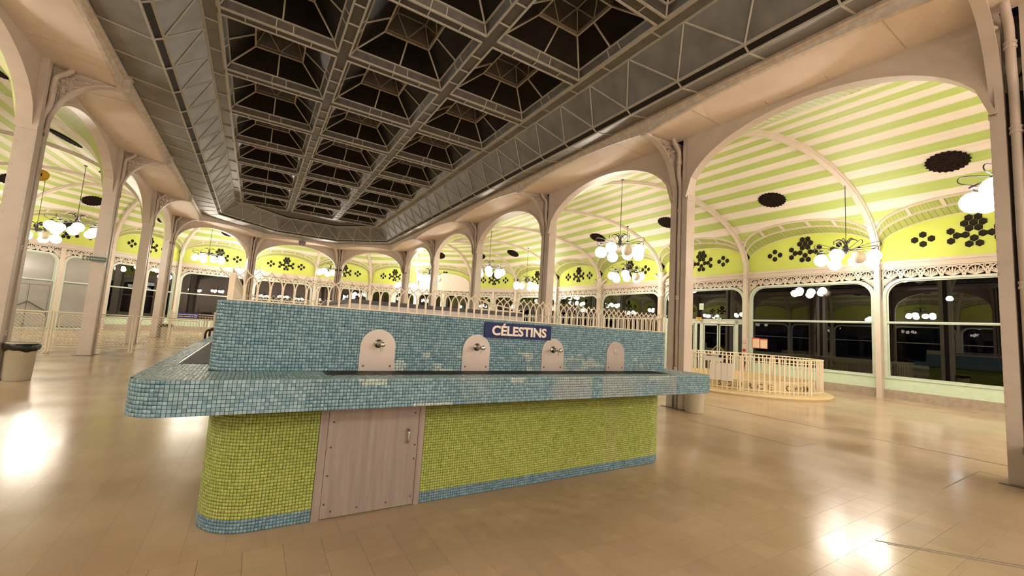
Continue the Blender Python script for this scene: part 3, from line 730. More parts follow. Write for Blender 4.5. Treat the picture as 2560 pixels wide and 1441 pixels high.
    if two_:
        mb = MB(); mb.box(L*.5-.11, L*.5+.11, -.06, .2, 0, 4.62); mb.build('mullion', 'cream_rib', wr)
    # reveal strips beside pillars
    mb = MB(); mb.box(-.02, .10, -.02, .2, 0, 4.65); mb.box(L-.10, L+.02, -.02, .2, 0, 4.65); mb.build('jamb', 'cream_rib', wr)
# lunette arches where the wall bays cut into the vault
def lun_arch(si):
    sec = SECT[si]; plan, tn, tw = sector_fns(sec); root = VAULT[si]
    if sec[3]-sec[2] != 1: return
    B0, B1 = V2(PIL[sec[2]]), V2(PIL[sec[3]]); L = (B1-B0).length; HW = .09
    n = 30; ss = [HW/L+(1-2*HW/L)*k/n for k in range(n+1)]
    def P(s, q):
        d = tw(s); z_w = 5.38+.97*e_(s); p = plan(s, 1-d*q + (.012 if q == 0 else 0)); return Vector((p.x, p.y, lerp(z_w, zv(1-d), q)))
    so = MB(); band = MB()
    for k in range(n):
        sa, sb = ss[k], ss[k+1]
        so.quad(P(sa, 0), P(sb, 0), P(sb, .52), P(sa, .52), uv=[(k, 0), (k+1, 0), (k+1, 1), (k, 1)])
        band.quad(P(sa, .5), P(sb, .5), P(sb, 1), P(sa, 1), uv=[(k*1.7, 0), (k*1.7+1.7, 0), (k*1.7+1.7, 1), (k*1.7, 1)])
    so.build('lunette_soffit', 'slat_green', root); band.build('slat_band', 'slat_green', root)
    mo = MB()
    for q, r in ((.5, .045), (.985, .055), (.0, .022)): mo.tube([P(s, q)-Vector((0, 0, .012)) for s in ss], r, 4)
    for s in (.22, .40, .60, .78):
        mo.bar(P(s, .48)-Vector((0, 0, .01)), P(s, 1)-Vector((0, 0, .01)), .10, .035)
    mo.build('lunette_moulding', 'cream_rib', root)
for si in range(len(SECT)): lun_arch(si)
# pillars
pm = MB(); pm.box(-.08, .08, -.10, .12, 0, 5.40); pm.box(-.10, .10, -.12, .12, 4.60, 4.66); pm.box(-.09, .09, -.11, .12, 5.28, 5.45); PLM = pm.mesh('shaft', 'cream_rib')
ym = MB(); ym.lathe([(.20, 0), (.20, .1), (.165, .14), (.165, 3.9), (.185, 3.92), (.185, 4.0), (.165, 4.02), (.165, 4.4), (.19, 4.42), (.19, 4.47), (.165, 4.49), (.165, 5.0), (.22, 5.25), (.22, 5.30)], 20); YM = ym.mesh('shaft', 'cream_rib', True)
yb = MB()
for s in (-1, 1): yb.tube(bez((s*.08, 0, 4.72), (s*.16, 0, 4.95), (s*.30, 0, 5.08), (s*.52, .10, 5.22), 8), .095, 12)
YB = yb.mesh('branch_pipe', 'cream_rib', True)
for i, P in enumerate(PIL):
    a = V2(PIL[max(0, i-1)]); b = V2(PIL[min(len(PIL)-1, i+1)]); d = (b-a).normalized(); th = math.atan2(-d.y, -d.x)
    c = empty('pillar', (P[0], P[1], 0), th)
    if i in (4, 5): inst('shaft', YM, c); inst('branch_pipe', YB, c); struct(c, 'round cream wall pillar forking into two short pipes at the lunettes')
    else: inst('shaft', PLM, c); struct(c, 'slim square cream pillar between two glazed wall bays')
# wall closing the hall behind the viewer
mb = MB(); mb.box(-16.5, 21, -14.2, -14.0, 0, 9); struct(mb.build('wall_back', 'cream_paint'), 'plain cream wall behind the viewer')
mb = MB(); mb.box(-16.5, 21, -14.0, -4.35, 7.9, 8.0); struct(mb.build('ceiling_back', 'cream_rib'), 'plain cream ceiling of the aisle behind the viewer')
mb = MB(); mb.box(-16.6, -16.4, -14.0, -4.2, 0, 8); struct(mb.build('wall_left', 'cream_paint'), 'plain cream wall behind the viewer on the left')
mb = MB(); mb.box(20.9, 21.1, -14.0, -4.2, 0, 8); struct(mb.build('wall_right', 'cream_paint'), 'plain cream wall behind the viewer on the right')

# ------------------------------------------------------------------ the tiled fountain
FCX, FCY = 2.17, 5.85
FT = empty('tiled_fountain', (FCX, FCY, 0)); tag(FT, 'square mosaic drinking fountain, blue tiled counter and wall on a lime green base', 'fountain')
class RR:
    """rounded rectangle walked from the left rear corner: left side, front, right side, back"""
    def __init__(s, hx, hy, r, ox=0.0):
        pts = []; n = 10
        for cx, cy, a0 in ((-hx+r, -hy+r, math.pi), (hx-r, -hy+r, 1.5*math.pi), (hx-r, hy-r, 0), (-hx+r, hy-r, .5*math.pi)):
            for k in range(n+1): a = a0+math.pi/2*k/n; pts.append((ox+cx+r*math.cos(a), cy+r*math.sin(a)))
        pts.append(pts[0]); P = np.array(pts); s.P = P; s.L = np.concatenate([[0], np.cumsum(np.hypot(*np.diff(P, axis=0).T))]); s.len = s.L[-1]
    def at(s, q):
        q = np.mod(q, s.len); x = np.interp(q, s.L, s.P[:, 0]); y = np.interp(q, s.L, s.P[:, 1])
        e = 1e-3; q2 = np.mod(q+e, s.len); dx = np.interp(q2, s.L, s.P[:, 0])-x; dy = np.interp(q2, s.L, s.P[:, 1])-y; l = np.hypot(dx, dy)+1e-12
        return np.stack([x, y], -1), np.stack([dy/l, -dx/l], -1)
    def outline(s): return [tuple(p) for p in s.P[:-1]]
def ringbody(rr, z0, z1, name, m, parent, inset=0.0):
    mb = MB(); pts = rr.outline(); n = len(pts); i = 0
    mb.v += [(x, y, z0) for x, y in pts]+[(x, y, z1) for x, y in pts]
    for k in range(n): mb.f.append((k, (k+1) % n, n+(k+1) % n, n+k))
    mb.f.append(tuple(reversed(range(n)))); mb.f.append(tuple(range(n, 2*n)))
    return mb.build(name, m, parent)
def tile_obj(name, C8, tint, parent):
    """C8: (n,8,3) outer face 4 corners then inner 4 corners"""
    n = len(C8); v = C8.reshape(-1, 3); b = (np.arange(n)*8)[:, None]
    q = np.array([[0, 1, 2, 3], [0, 4, 5, 1], [1, 5, 6, 2], [2, 6, 7, 3], [3, 7, 4, 0]]).reshape(-1)
    f = (b+q[None, :]).reshape(-1)
    me = bpy.data.meshes.new(name); me.vertices.add(len(v)); me.vertices.foreach_set('co', v.reshape(-1)); me.loops.add(len(f)); me.loops.foreach_set('vertex_index', f.astype(np.int32))
    np_ = len(f)//4; me.polygons.add(np_); me.polygons.foreach_set('loop_start', (np.arange(np_)*4).astype(np.int32)); me.polygons.foreach_set('loop_total', np.full(np_, 4, np.int32))
    me.update(calc_edges=True)
    at = me.attributes.new('tint', 'FLOAT_COLOR', 'POINT'); c = np.repeat(np.concatenate([tint, np.ones((n, 1))], 1)[:, None, :], 8, 1).reshape(-1); at.data.foreach_set('color', c)
    me.materials.append(M['tile_glazed']); me.validate(); o = inst(name, me, parent); return stuff(o)
def wall_tiles(rr, z0, z1, rows, pitch, colour, skip=None, th=.0035, g=.0011):
    nc = int(round(rr.len/pitch)); w = rr.len/nc; h = (z1-z0)/rows
    I, J = np.meshgrid(np.arange(nc), np.arange(rows), indexing='ij'); I = I.ravel(); J = J.ravel()
    pc, _ = rr.at((I+.5)*w); zc = z0+(J+.5)*h
    keep = np.ones(len(I), bool) if skip is None else ~skip(pc, zc)
    I, J, pc, zc = I[keep], J[keep], pc[keep], zc[keep]
    jit = rng.normal(0, .0004, (len(I), 2)); gg = g*(1+.5*rng.random(len(I)))
    p0, n0 = rr.at(I*w+gg+jit[:, 0]); p1, n1 = rr.at((I+1)*w-gg+jit[:, 0]); za = z0+J*h+gg+jit[:, 1]; zb = z0+(J+1)*h-gg+jit[:, 1]
    t = th*(1+.25*rng.normal(0, 1, len(I)).clip(-1, 1))[:, None]
    def c3(p, n, z, o): return np.concatenate([p+n*o, z[:, None]], 1)
    C8 = np.stack([c3(p0, n0, za, t), c3(p1, n1, za, t), c3(p1, n1, zb, t), c3(p0, n0, zb, t), c3(p0, n0, za, 0), c3(p1, n1, za, 0), c3(p1, n1, zb, 0), c3(p0, n0, zb, 0)], 1)
    return C8, colour(pc, zc), w, h
def vnoise(x, z, s):
    """cheap smooth value noise"""
    rs = np.random.default_rng(int(s*1000)); G = rs.random((64, 64)); X = (x*s) % 63; Z = (z*s) % 63; i = X.astype(int); j = Z.astype(int); fx = X-i; fz = Z-j
    fx = fx*fx*(3-2*fx); fz = fz*fz*(3-2*fz)
    return (G[i, j]*(1-fx)+G[i+1, j]*fx)*(1-fz)+(G[i, j+1]*(1-fx)+G[i+1, j+1]*fx)*fz
PALE = np.array([.45, .57, .55]); GREYB = np.array([.34, .41, .43])
def blue(pc, zc, lo=(.13, .262, .335), hi=(.265, .43, .50)):
    n = len(zc); k = rng.random(n)**1.0; c = np.array(lo)*(1-k[:, None])+np.array(hi)*k[:, None]
    c *= (1+.10*(vnoise(pc[:, 0]+7+pc[:, 1]*2, zc+3, 2.3)-.5))[:, None]
    x = pc[:, 0]+FCX; front = pc[:, 1] < -1.9
    # replaced pale tiles and cement-filmed patches on the front
    v = vnoise(x+3, zc*1.6+1, 9.0); v2 = vnoise(x+11, zc*1.3+5, 1.9)
    wallz = zc > 1.19
    pale = front & wallz & (zc < 1.36) & (x > .95) & (v > .80-.10*(zc < 1.26))
    pale |= front & wallz & (np.abs(x-3.0-.5*(zc-1.25)) < .30) & (zc > 1.22) & (zc < 1.33) & (v > .60)
    pale |= front & (zc > 1.13) & (zc < 1.18) & (x > .5) & (vnoise(x+2, zc*.3, 5.0) > .68)
    pale |= front & (zc > .965) & (zc < .995) & (x > 1.10) & (x < 1.42)
    c[pale] = PALE*(.8+.3*rng.random((pale.sum(), 1)))
    film = front & ~wallz & (zc > .95) & (((x > 1.30) & (x < 2.9)) | ((x > 3.05) & (x < 4.2)))
    wgt = np.where(film, np.clip((v2-.32)*3.0, 0, .85), 0)[:, None]
    c = c*(1-wgt)+GREYB*wgt*(.9+.2*rng.random((n, 1)))
    film2 = front & wallz & (x > .45); wgt = np.where(film2, np.clip((v2-.45)*1.6, 0, .45)*np.clip((1.42-zc)*6, 0, 1), 0)[:, None]
    return c*(1-wgt)+np.array([.32, .42, .42])*wgt
def green(pc, zc):
    n = len(zc); k = rng.random(n); c = np.array((.31, .39, .075))*(1-k[:, None])+np.array((.42, .50, .13))*k[:, None]
    x = pc[:, 0]+FCX; c *= (1+.16*(vnoise(x+5+pc[:, 1], zc+2, 1.7)-.5))[:, None]
    b = zc < .096; c[b] = blue(pc[b], zc[b], (.11, .22, .30), (.20, .33, .42))
    # limescale run below the counter near the right end
    st = (pc[:, 1] < -1.9) & (~b); wgt = np.where(st, np.exp(-((x-3.78)/.10)**2)*.45+np.clip((.30-zc)*2.2, 0, .5)*np.clip(vnoise(x, zc, 3.1)*2-.6, 0, 1)*.6, 0)[:, None]
    return c*(1-wgt)+np.array([.40, .40, .16])*wgt
BASE, CTR, WAL = RR(2.52, 2.178, .36, .14), RR(2.78, 2.75, .20, .03), RR(2.445, 2.30, .16, .04)
ZCB, ZCT, ZWT = .969, 1.180, 1.678
ringbody(BASE, 0, ZCB, 'base', 'grout_green', FT)
ringbody(CTR, ZCB, ZCT-.003, 'counter', 'grout', FT)
ringbody(WAL, ZCT-.003, ZWT, 'back_wall', 'grout', FT)
DX0, DX1 = .54, 1.415
door_skip = lambda pc, zc: (pc[:, 1] < -1.9) & (pc[:, 0]+FCX > DX0-.004) & (pc[:, 0]+FCX < DX1+.004)
C8, t, _, _ = wall_tiles(BASE, .002, ZCB, 41, .0232, green, door_skip); tile_obj('base_tiles', C8, t, FT)
C8, t, _, _ = wall_tiles(WAL, ZCT, ZWT-.002, 21, .0232, blue); tile_obj('wall_tiles', C8, t, FT)
SX0, SX1 = -.40, .36
single = lambda pc, zc: (pc[:, 1] < -2.745) & (pc[:, 0]+FCX > SX0) & (pc[:, 0]+FCX < SX1)
C8, t, tw_, th_ = wall_tiles(CTR, ZCB, ZCT-.001, 9, .0232, blue, single); tile_obj('counter_tiles', C8, t, FT)
nc = int(round(CTR.len/.0232)); sc_, _ = CTR.at((np.arange(nc)+.5)*tw_)
tm = MB(); hw, hh, tt = tw_/2-.0014, th_/2-.0014, .0036
tm.v += [(-hw, -tt, -hh), (hw, -tt, -hh), (hw, -tt, hh), (-hw, -tt, hh), (-hw, 0, -hh), (hw, 0, -hh), (hw, 0, hh), (-hw, 0, hh)]
tm.f += [(0, 1, 2, 3), (0, 4, 5, 1), (1, 5, 6, 2), (2, 6, 7, 3), (3, 7, 4, 0)]
TM = tm.mesh('tile', 'tile_blue_single')
for p in sc_:
    if p[1] < -2.745 and SX0 < p[0]+FCX < SX1:
        for j in range(9): inst('tile', TM, FT, (p[0], -2.75, ZCB+(j+.5)*th_))
# counter top
GX = (.50-FCX, 4.31-FCX); GYF = (3.30-FCY, 3.545-FCY); LGX = (-.44-FCX, -.21-FCX); LGY = (4.03-FCY, 8.0-FCY)
pt = .0232; nx = int(5.5/pt); I, J = np.meshgrid(np.arange(nx), np.arange(nx), indexing='ij'); X = (-2.75+(I+.5)*5.56/nx).ravel(); Y = (-2.75+(J+.5)*5.5/nx).ravel(); pw = 5.5/nx
XC = X-.03; inwall = (np.abs(X-.04) < 2.435) & (np.abs(Y) < 2.29)
inr = np.where((np.abs(XC) > 2.58) & (np.abs(Y) > 2.55), np.hypot(np.abs(XC)-2.58, np.abs(Y)-2.55) < .19, np.abs(XC) < 2.775)
ing = ((X > GX[0]) & (X < GX[1]) & (Y > GYF[0]) & (Y < GYF[1])) | ((X > LGX[0]) & (X < LGX[1]) & (Y > LGY[0]) & (Y < LGY[1]))
k = ~inwall & inr & ~ing; X, Y = X[k], Y[k]; n = len(X); gq = pw/2-.0012; zt = ZCT+.0006*rng.normal(0, 1, n)
def cc(sx, sy, z): return np.stack([X+sx*gq, Y+sy*gq, z], -1)
tl = rng.normal(0, .00035, (n, 4))
C8 = np.stack([cc(-1, -1, zt+tl[:, 0]), cc(1, -1, zt+tl[:, 1]), cc(1, 1, zt+tl[:, 2]), cc(-1, 1, zt+tl[:, 3])]+[cc(a, b, np.full(n, ZCT-.004)) for a, b in ((-1, -1), (1, -1), (1, 1), (-1, 1))], 1)
kk = rng.random((n, 1)); tile_obj('counter_top_tiles', C8, np.array((.17, .27, .28))*(1-kk)+np.array((.28, .39, .39))*kk, FT)
# drain grates
def grate(x0, x1, y0, y1, alongx, name):
    mb = MB(); z0, z1 = ZCT-.004, ZCT+.004; f = .012
    mb.box(x0, x1, y0, y0+f, z0, z1); mb.box(x0, x1, y1-f, y1, z0, z1); mb.box(x0, x0+f, y0, y1, z0, z1); mb.box(x1-f, x1, y0, y1, z0, z1)
    if alongx:
        n = int((x1-x0)/.022)
        for q in range(n): x = x0+(q+.5)*(x1-x0)/n; mb.box(x-.004, x+.004, y0+f, y1-f, z0, z1-.001)
    else:
        n = int((y1-y0)/.022)
        for q in range(n): y = y0+(q+.5)*(y1-y0)/n; mb.box(x0+f, x1-f, y-.004, y+.004, z0, z1-.001)
    o = mb.build(name, 'grate_dark', FT); bd = MB(); bd.quad((x0, y0, ZCT-.0025), (x1, y0, ZCT-.0025), (x1, y1, ZCT-.0025), (x0, y1, ZCT-.0025)); bd.build('drain_bed', 'iron_black', o); return o
grate(GX[0], GX[1], GYF[0], GYF[1], True, 'drain_grate'); o = grate(LGX[0], LGX[1], LGY[0], LGY[1], False, 'drain_grate')
mb = MB(); mb.box(LGX[0]-.006, LGX[0], LGY[0], LGY[1], ZCT-.003, ZCT+.007); mb.build('grate_rim', 'chrome', o)
# access door
yb_ = -2.178
dr = MB(); dr.box(DX0+.062-FCX, DX1-.058-FCX, yb_-.010, yb_+.02, .012, ZCB-.004); dr = dr.build('access_door', 'door_steel', FT); dr['label'] = 'stained steel access door'
mb = MB(); mb.box(DX0-FCX, DX0+.059-FCX, yb_-.008, yb_+.02, 0, ZCB-.002); mb.build('door_jamb', 'door_steel', FT)
mb = MB(); mb.box(DX1-.053-FCX, DX1-FCX, yb_-.008, yb_+.02, 0, ZCB-.002); mb.build('door_jamb', 'door_steel', FT)
mb = MB(); hx = 1.262-FCX; mb.tube([(hx, yb_-.01, .545), (hx, yb_-.035, .55), (hx, yb_-.042, .575), (hx, yb_-.042, .635), (hx, yb_-.035, .66), (hx, yb_-.01, .665)], .008, 8); mb.build('handle', 'chrome', dr, True)
sm = MB(); sm.lathe([(.008, 0), (.008, .003), (.005, .005)], 8); SM = sm.mesh('screw', 'screw_dark')
for x, z in ((.66, .90), (.80, .945), (.95, .95), (1.10, .945), (1.32, .91), (.64, .76), (.635, .56), (.63, .34), (.625, .12), (.68, .06), (.88, .06), (1.12, .06), (1.33, .08), (1.335, .40), (1.32, .80), (1.335, .52)):
    s = inst('screw', SM, dr, (x-FCX, yb_-.010, z)); s.rotation_euler = (math.pi/2, 0, 0)
# tap plates
yw_ = -2.30-.004
def plate_mesh():
    mb = MB(); hw = .145; pts = [(-hw, 0), (hw, 0)]+[(hw*math.cos(math.pi*k/16), .197+hw*math.sin(math.pi*k/16)) for k in range(17)]; mb.prism(pts, -.006, 0); return mb.mesh('tap_plate', 'steel')
PM = plate_mesh()
tp = MB(); tp.lathe([(.036, 0), (.036, .008), (.030, .012), (.022, .016), (.020, .045), (.017, .05), (.017, .105), (.021, .11), (.021, .135), (.018, .14)], 16); TP_ = tp.mesh('tap', 'chrome', True)
nz = MB(); nz.tube([(0, 0, 0), (0, 0, -.035)], .008, 8); nz.tube([(0, 0, -.03), (0, 0, -.045)], [.005, .004], 8); NZ = nz.mesh('spout', 'chrome')
for q, x in enumerate((.905, 1.825, 2.735, 3.665)):
    p = inst('tap_plate', PM, FT, (x-FCX, yw_, ZCT+.004)); p['label'] = 'round-topped steel plate'
    for sx in (-.11, .11): s = inst('screw', SM, p, (sx, -.006, .04)); s.rotation_euler = (math.pi/2, 0, 0)
    if q < 3:
        t_ = inst('tap', TP_, p, (0, -.006, .225)); t_.rotation_euler = (math.pi/2, 0, .0); n_ = inst('spout', NZ, p, (0, -.10, .213))
    else:
        mb = MB(); mb.lathe([(.030, 0), (.030, .004), (.022, .006)], 16); s = mb.build('blank_cap', 'steel', p); s.location = (0, -.006, .225); s.rotation_euler = (math.pi/2, 0, 0)
# grab bars on the far part of the left counter
for y in (7.55, 8.25):
    mb = MB(); x0 = -.575-FCX; yy = y-FCY; mb.tube([(x0, yy, ZCT-.01), (x0, yy, ZCT+.06)]+bez((x0, yy, ZCT+.07), (x0, yy, ZCT+.12), (x0+.03, yy, ZCT+.13), (x0+.09, yy, ZCT+.13), 5)+[(-2.36, yy, ZCT+.13)], .016, 8); mb.build('grab_bar', 'grate_dark', FT, True)
# railing on top of the wall
RL = empty('fountain_railing', (FCX+.04, FCY, ZWT)); tag(RL, 'cream iron railing of interlaced pointed arches standing on the blue wall', 'railing')
sp_ = .0807
def arch_unit():
    mb = MB(); r = .0055
    mb.box(-.0075, .0075, -.006, .006, 0, .125)
    for s in (-1, 1):
        mb.tube(bez((s*.004, 0, .105), (s*.004, 0, .155), (s*.022, 0, .178), (s*.0403, 0, .190), 6)+bez((s*.0403, 0, .190), (s*.062, 0, .203), (s*.074, 0, .212), (s*.0807, 0, .234), 5)[1:], r, 5)
    return mb.mesh('baluster', 'rail_cream')
AU = arch_unit(); RX, RY = 2.37, 2.24
nX = int(2*RX/sp_); nY = int(2*RY/sp_)
for q in range(nX+1):
    x = -RX+2*RX*q/nX
    for y in (-RY, RY): inst('baluster', AU, RL, (x, y, 0))
for q in range(1, nY):
    y = -RY+2*RY*q/nY
    for x in (-RX, RX): inst('baluster', AU, RL, (x, y, 0), math.pi/2)
mb = MB()
for a, b in (((-RX, -RY), (RX, -RY)), ((RX, -RY), (RX, RY)), ((RX, RY), (-RX, RY)), ((-RX, RY), (-RX, -RY))): mb.bar((a[0], a[1], .006), (b[0], b[1], .006), .02, .012)
mb.build('foot_rail', 'rail_cream', RL)
pc_ = MB(); pc_.box(-.018, .018, -.018, .018, 0, .20); PCM = pc_.mesh('corner_post', 'rail_cream')
for x in (-RX, RX):
    for y in (-RY, RY): inst('corner_post', PCM, RL, (x, y, 0))
# name board
SG = empty('name_board', (2.29, 3.55-.0085, 1.505)); tag(SG, 'dark blue board reading CÉLESTINS in bold cream capitals on the tiled wall', 'sign')
mb = MB(); mb.box(-.40, .40, -.012, 0, 0, .145); mb.build('board', 'sign_blue', SG)
tx = text('lettering', 'CÉLESTINS', .126, 'letter_cream', SG, (.008, -.013, .066), (math.pi/2, 0, 0), bold=.0042, extrude=.0012)
tx.scale[0] = .655/tx.dimensions.x
for x in (-.375, .375): s = inst('screw', SM, SG, (x, -.012, .072)); s.rotation_euler = (math.pi/2, 0, 0)

# ------------------------------------------------------------------ kiosk behind the fountain
KK = empty('spring_tank', (.92, 5.0, ZWT)); tag(KK, 'low white tank with a dark rim standing inside the fountain railing', 'tank')
mb = MB(); mb.box(0, 2.35, 0, 2.2, 0, .105); mb.build('body', 'kiosk_white', KK)
mb = MB(); mb.box(-.015, 2.365, -.015, 2.215, .105, .150); mb.build('rim', 'kiosk_top', KK)
for k in range(5):
    mb = MB(); x = .3+.44*k; mb.box(x-.003, x+.003, -.003, 0, .0, .10); mb.build('panel_joint', 'beam_cream', KK)
mb = MB(); mb.tube([(1.62, .1, .165), (2.36, .06, .165)], .014, 8); mb.tube([(1.66, .1, .30), (1.86, .09, .26), (2.34, .06, .185)], .011, 8); mb.tube([(1.66, .1, .15), (1.66, .1, .31)], .011, 8); mb.tube([(1.74, .1, .285), (2.0, .08, .17)], .009, 8); mb.tube([(2.37, .05, .0), (2.37, .05, .17)], .012, 8)
mb.build('pipework', 'rail_cream', KK)

# ------------------------------------------------------------------ chandeliers
gl = MB(); gl.lathe([(.205*math.sin(math.pi*k/12), -.205*math.cos(math.pi*k/12)) for k in range(13)], 20, cap=False); GLM = gl.mesh('globe', 'globe_lit', True); me2 = GLM.copy(); me2.materials.clear(); me2.materials.append(M['globe_off']); GLO = me2
ar = MB()
ar.tube([(.05, 0, .02)]+bez((.2, 0, .04), (.5, 0, .10), (.80, 0, .22), (.92, 0, .17), 7)+bez((.92, 0, .17), (.99, 0, .12), (.95, 0, .03), (.86, 0, .02), 6)[1:]+[(.75, .0, -.02)], .012, 5); ar.tube([(.10, 0, .0), (.45, 0, -.02), (.75, 0, -.02)], .010, 5); ar.lathe([(.03, 0), (.06, -.02), (.06, -.05)], 10, (.75, 0, -.03)); ARM = ar.mesh('arm', 'iron_black', True)
hb = MB(); hb.lathe([(.015, .28), (.03, .24), (.055, .16), (.075, .06), (.06, -.02), (.09, -.05), (.04, -.10), (.0, -.13)], 12, cap=False); HBM = hb.mesh('hub', 'iron_black', True)
lf = MB(); lf.tube(bez((.03, 0, .16), (.08, 0, .42), (.24, 0, .44), (.34, 0, .28), 8), [.012, .016, .02, .022, .022, .02, .016, .012, .006], 5); LFM = lf.mesh('curled_leaf', 'iron_black', True)
CH = [((17.0, 5.95, 5.0), 'right of the fountain hanging before the second window from the right edge', 2), ((11.65, 11.25, 5.1), 'large and near, seen just left of the column beside the white bin', 1), ((16.7, 15.6, 5.08), 'smaller one directly below the large near chandelier', 1),
      ((11.2, 20.9, 5.07), 'partly behind the slim fourth column of the right row', 0), ((16.4, 24.8, 5.05), 'beside the third right-hand column in front of the corner wall', 0), ((10.9, 29.8, 5.36), 'in the far arch beside the white-covered lunette', 1), ((10.6, 34.2, 4.97), 'farthest small one near the corner of the end wall', 0),
      ((4.55, 33.9, 5.28), 'behind the right-hand column of the far end', 1), ((-2.98, 34.0, 5.29), 'in the left corner arch of the far end', 0), ((-.70, 36.2, 4.86), 'half hidden behind the left-hand column of the far end', 0), ((-7.1, 25.6, 5.05), 'in the left aisle nearest the green arrow sign', 1),
      ((-9.75, 30.2, 5.05), 'in the left aisle beside the nearest column, before the entrance', 2), ((12.0, 1.32, 5.02), 'cut by the tall column at the right edge', 0), ((-12.6, 5.9, 5.05), 'in the left aisle out of the picture, level with the fountain', 0), ((-7.3, 11.2, 5.05), 'in the left aisle just out of the picture', 0), ((-12.4, 15.5, 5.05), 'in the left aisle out of the picture beyond the nearest column', 0),
      ((17.0, -2.5, 5.05), 'in the right aisle behind the viewer', 0), ((-7.5, .5, 5.05), 'in the left aisle behind the viewer', 0)] + [((x, -6.8, 5.0), 'across the aisle behind the viewer, %s' % w_, 0) for x, w_ in ((-7.5, 'first'), (-1.5, 'second'), (4.0, 'third'), (9.5, 'fourth'), (15.0, 'last'))] + [((x, -11.2, 5.0), 'in an unseen row added behind the viewer for more light, %s' % w_, 0) for x, w_ in ((-4.5, 'first'), (1.2, 'second'), (6.8, 'third'), (12.5, 'last'))]  # rearmost row is an unseen addition, brightening the nave and fountain front
def vault_z(x, y):
    best = 7.6; bd = 1e9
    for sec in SECT:
        plan, tn, tw = sector_fns(sec)
        for i in range(21):
            for j in range(61):
                p = plan(i/20, j/60); dd = (p.x-x)**2+(p.y-y)**2
                if dd < bd: bd = dd; best = zv(j/60)
    return best
for q, (P, where, noff) in enumerate(CH):
    c = empty('globe_chandelier', P, .35*q); tag(c, 'globe chandelier '+where, 'chandelier', 'globe chandeliers of the aisles')
    zt = (vault_z(P[0], P[1])-P[2]+.03) if P[1] > -4 else 7.9-P[2]
    inst('hub', HBM, c); mb = MB(); mb.tube([(0, 0, .25), (0, 0, zt)], .011, 6); mb.lathe([(.05, zt-.05), (.07, zt-.01), (.07, zt)], 10); mb.build('hanging_rod', 'iron_black', c)
    for k in range(6): inst('curled_leaf', LFM, c, None, k*math.pi/3)
    for k in range(8):
        a = inst('arm', ARM, c, None, k*math.pi/4)
        g_ = inst('globe', GLO if (k in (5, 2)[:noff]) else GLM, a, (.75, 0, -.27-.10*(k % 2)))
        if k in (5, 2)[:noff]: g_['label'] = 'unlit globe'

# ------------------------------------------------------------------ bins
def bin_(loc, label, rot=0.0):
    c = empty('waste_bin', loc, rot); tag(c, label, 'bin', 'cream waste bins')
    mb = MB(); mb.lathe([(.185, 0), (.19, .02), (.215, .70), (.225, .71), (.225, .735), (.205, .735), (.20, .70), (.175, .05)], 28); mb.build('body', 'bin_cream', c, True)
    n = 36; mb = MB(); rings = []
    for z, r0_ in ((.715, .226), (.70, .245), (.64, .25), (.585, .24), (.575, .223)):
        rings.append(len(mb.v))
        for j in range(n):
            a = 2*math.pi*j/n; r = r0_*(1+(.025*math.sin(7*a+z*30)+.02*math.sin(13*a)) * (r0_ > .23)); zz = z+(.018*math.sin(3*a+1)+.01*math.sin(8*a))*(z < .68); mb.v.append((r*math.cos(a), r*math.sin(a), zz))
    for k in range(4):
        for j in range(n): mb.f.append((rings[k]+j, rings[k+1]+j, rings[k+1]+(j+1) % n, rings[k]+(j+1) % n))
    mb.build('bag', 'bag_black', c, True); return c
bin_((-3.80, 12.05, 0), 'cream bin with a black bag folded over its rim beside the nearest left column'); bin_((8.58, 5.86, 0), 'cream bin below the right end of the fountain counter beside a column', 1.0)
bin_((-3.80, 28.0, 0), 'distant bin under a black bag seen through the lattice barrier', 2.0); bin_((8.22, .86, 0), 'bin at the right edge of the picture showing a corner of black bag', .5).scale[2] = .78

# ------------------------------------------------------------------ lattice barriers on the left
def lattice(x0, x1, y, label):
    c = empty('lattice_barrier', (x0, y, 0)); tag(c, label, 'barrier', 'cream lattice barriers'); L = x1-x0
    for x in (.03, L-.03):
        mb = MB(); mb.tube([(x, 0, 0), (x, 0, 1.27)], .024, 8); mb.tube([(x-.02, -.22, .02), (x, 0, .06), (x+.02, .22, .02)], .014, 6); mb.build('post', 'rail_cream', c)
    mb = MB(); mb.tube([(.03, 0, 1.24), (L-.03, 0, 1.24)], .022, 8); mb.tube([(.03, 0, .19), (L-.03, 0, .19)], .016, 6)
    a, b, z0, z1, r = .16, L-.16, .26, 1.17, .10
    mb.tube([(a, 0, z0), (b, 0, z0), (b, 0, z1-r), (b-r*.3, 0, z1-r*.3), (b-r, 0, z1), (a+r, 0, z1), (a+r*.3, 0, z1-r*.3), (a, 0, z1-r)], .012, 6, True); mb.build('frame', 'rail_cream', c)
    mb = MB(); st = .10; W, H = b-a, z1-z0; k = -H
    while k < W:
        for s in (0, 1):
            xa, xb = max(0, k), min(W, k+H)
            if xb > xa:
                za, zb = (xa-k), (xb-k)
                p, q = ((a+xa, 0, z0+za), (a+xb, 0, z0+zb)) if s == 0 else ((a+W-xa, 0, z0+za), (a+W-xb, 0, z0+zb))
                mb.tube([p, q], .0055, 4)
        k += st
    mb.build('lattice_mesh', 'rail_cream', c)
for x0, x1, lb in ((-8.93, -7.06, 'cream diagonal lattice barrier behind the nearest left column'), (-7.05, -5.18, 'cream lattice barrier just left of the column with the arrow sign'), (-5.17, -3.30, 'cream lattice barrier passing behind the column with the arrow sign'), (-3.29, -1.42, 'cream lattice barrier in front of the black-bagged distant bin'), (-1.41, .46, 'cream lattice barrier half hidden by the left end of the fountain')):
    lattice(x0, x1, 18.05, lb)
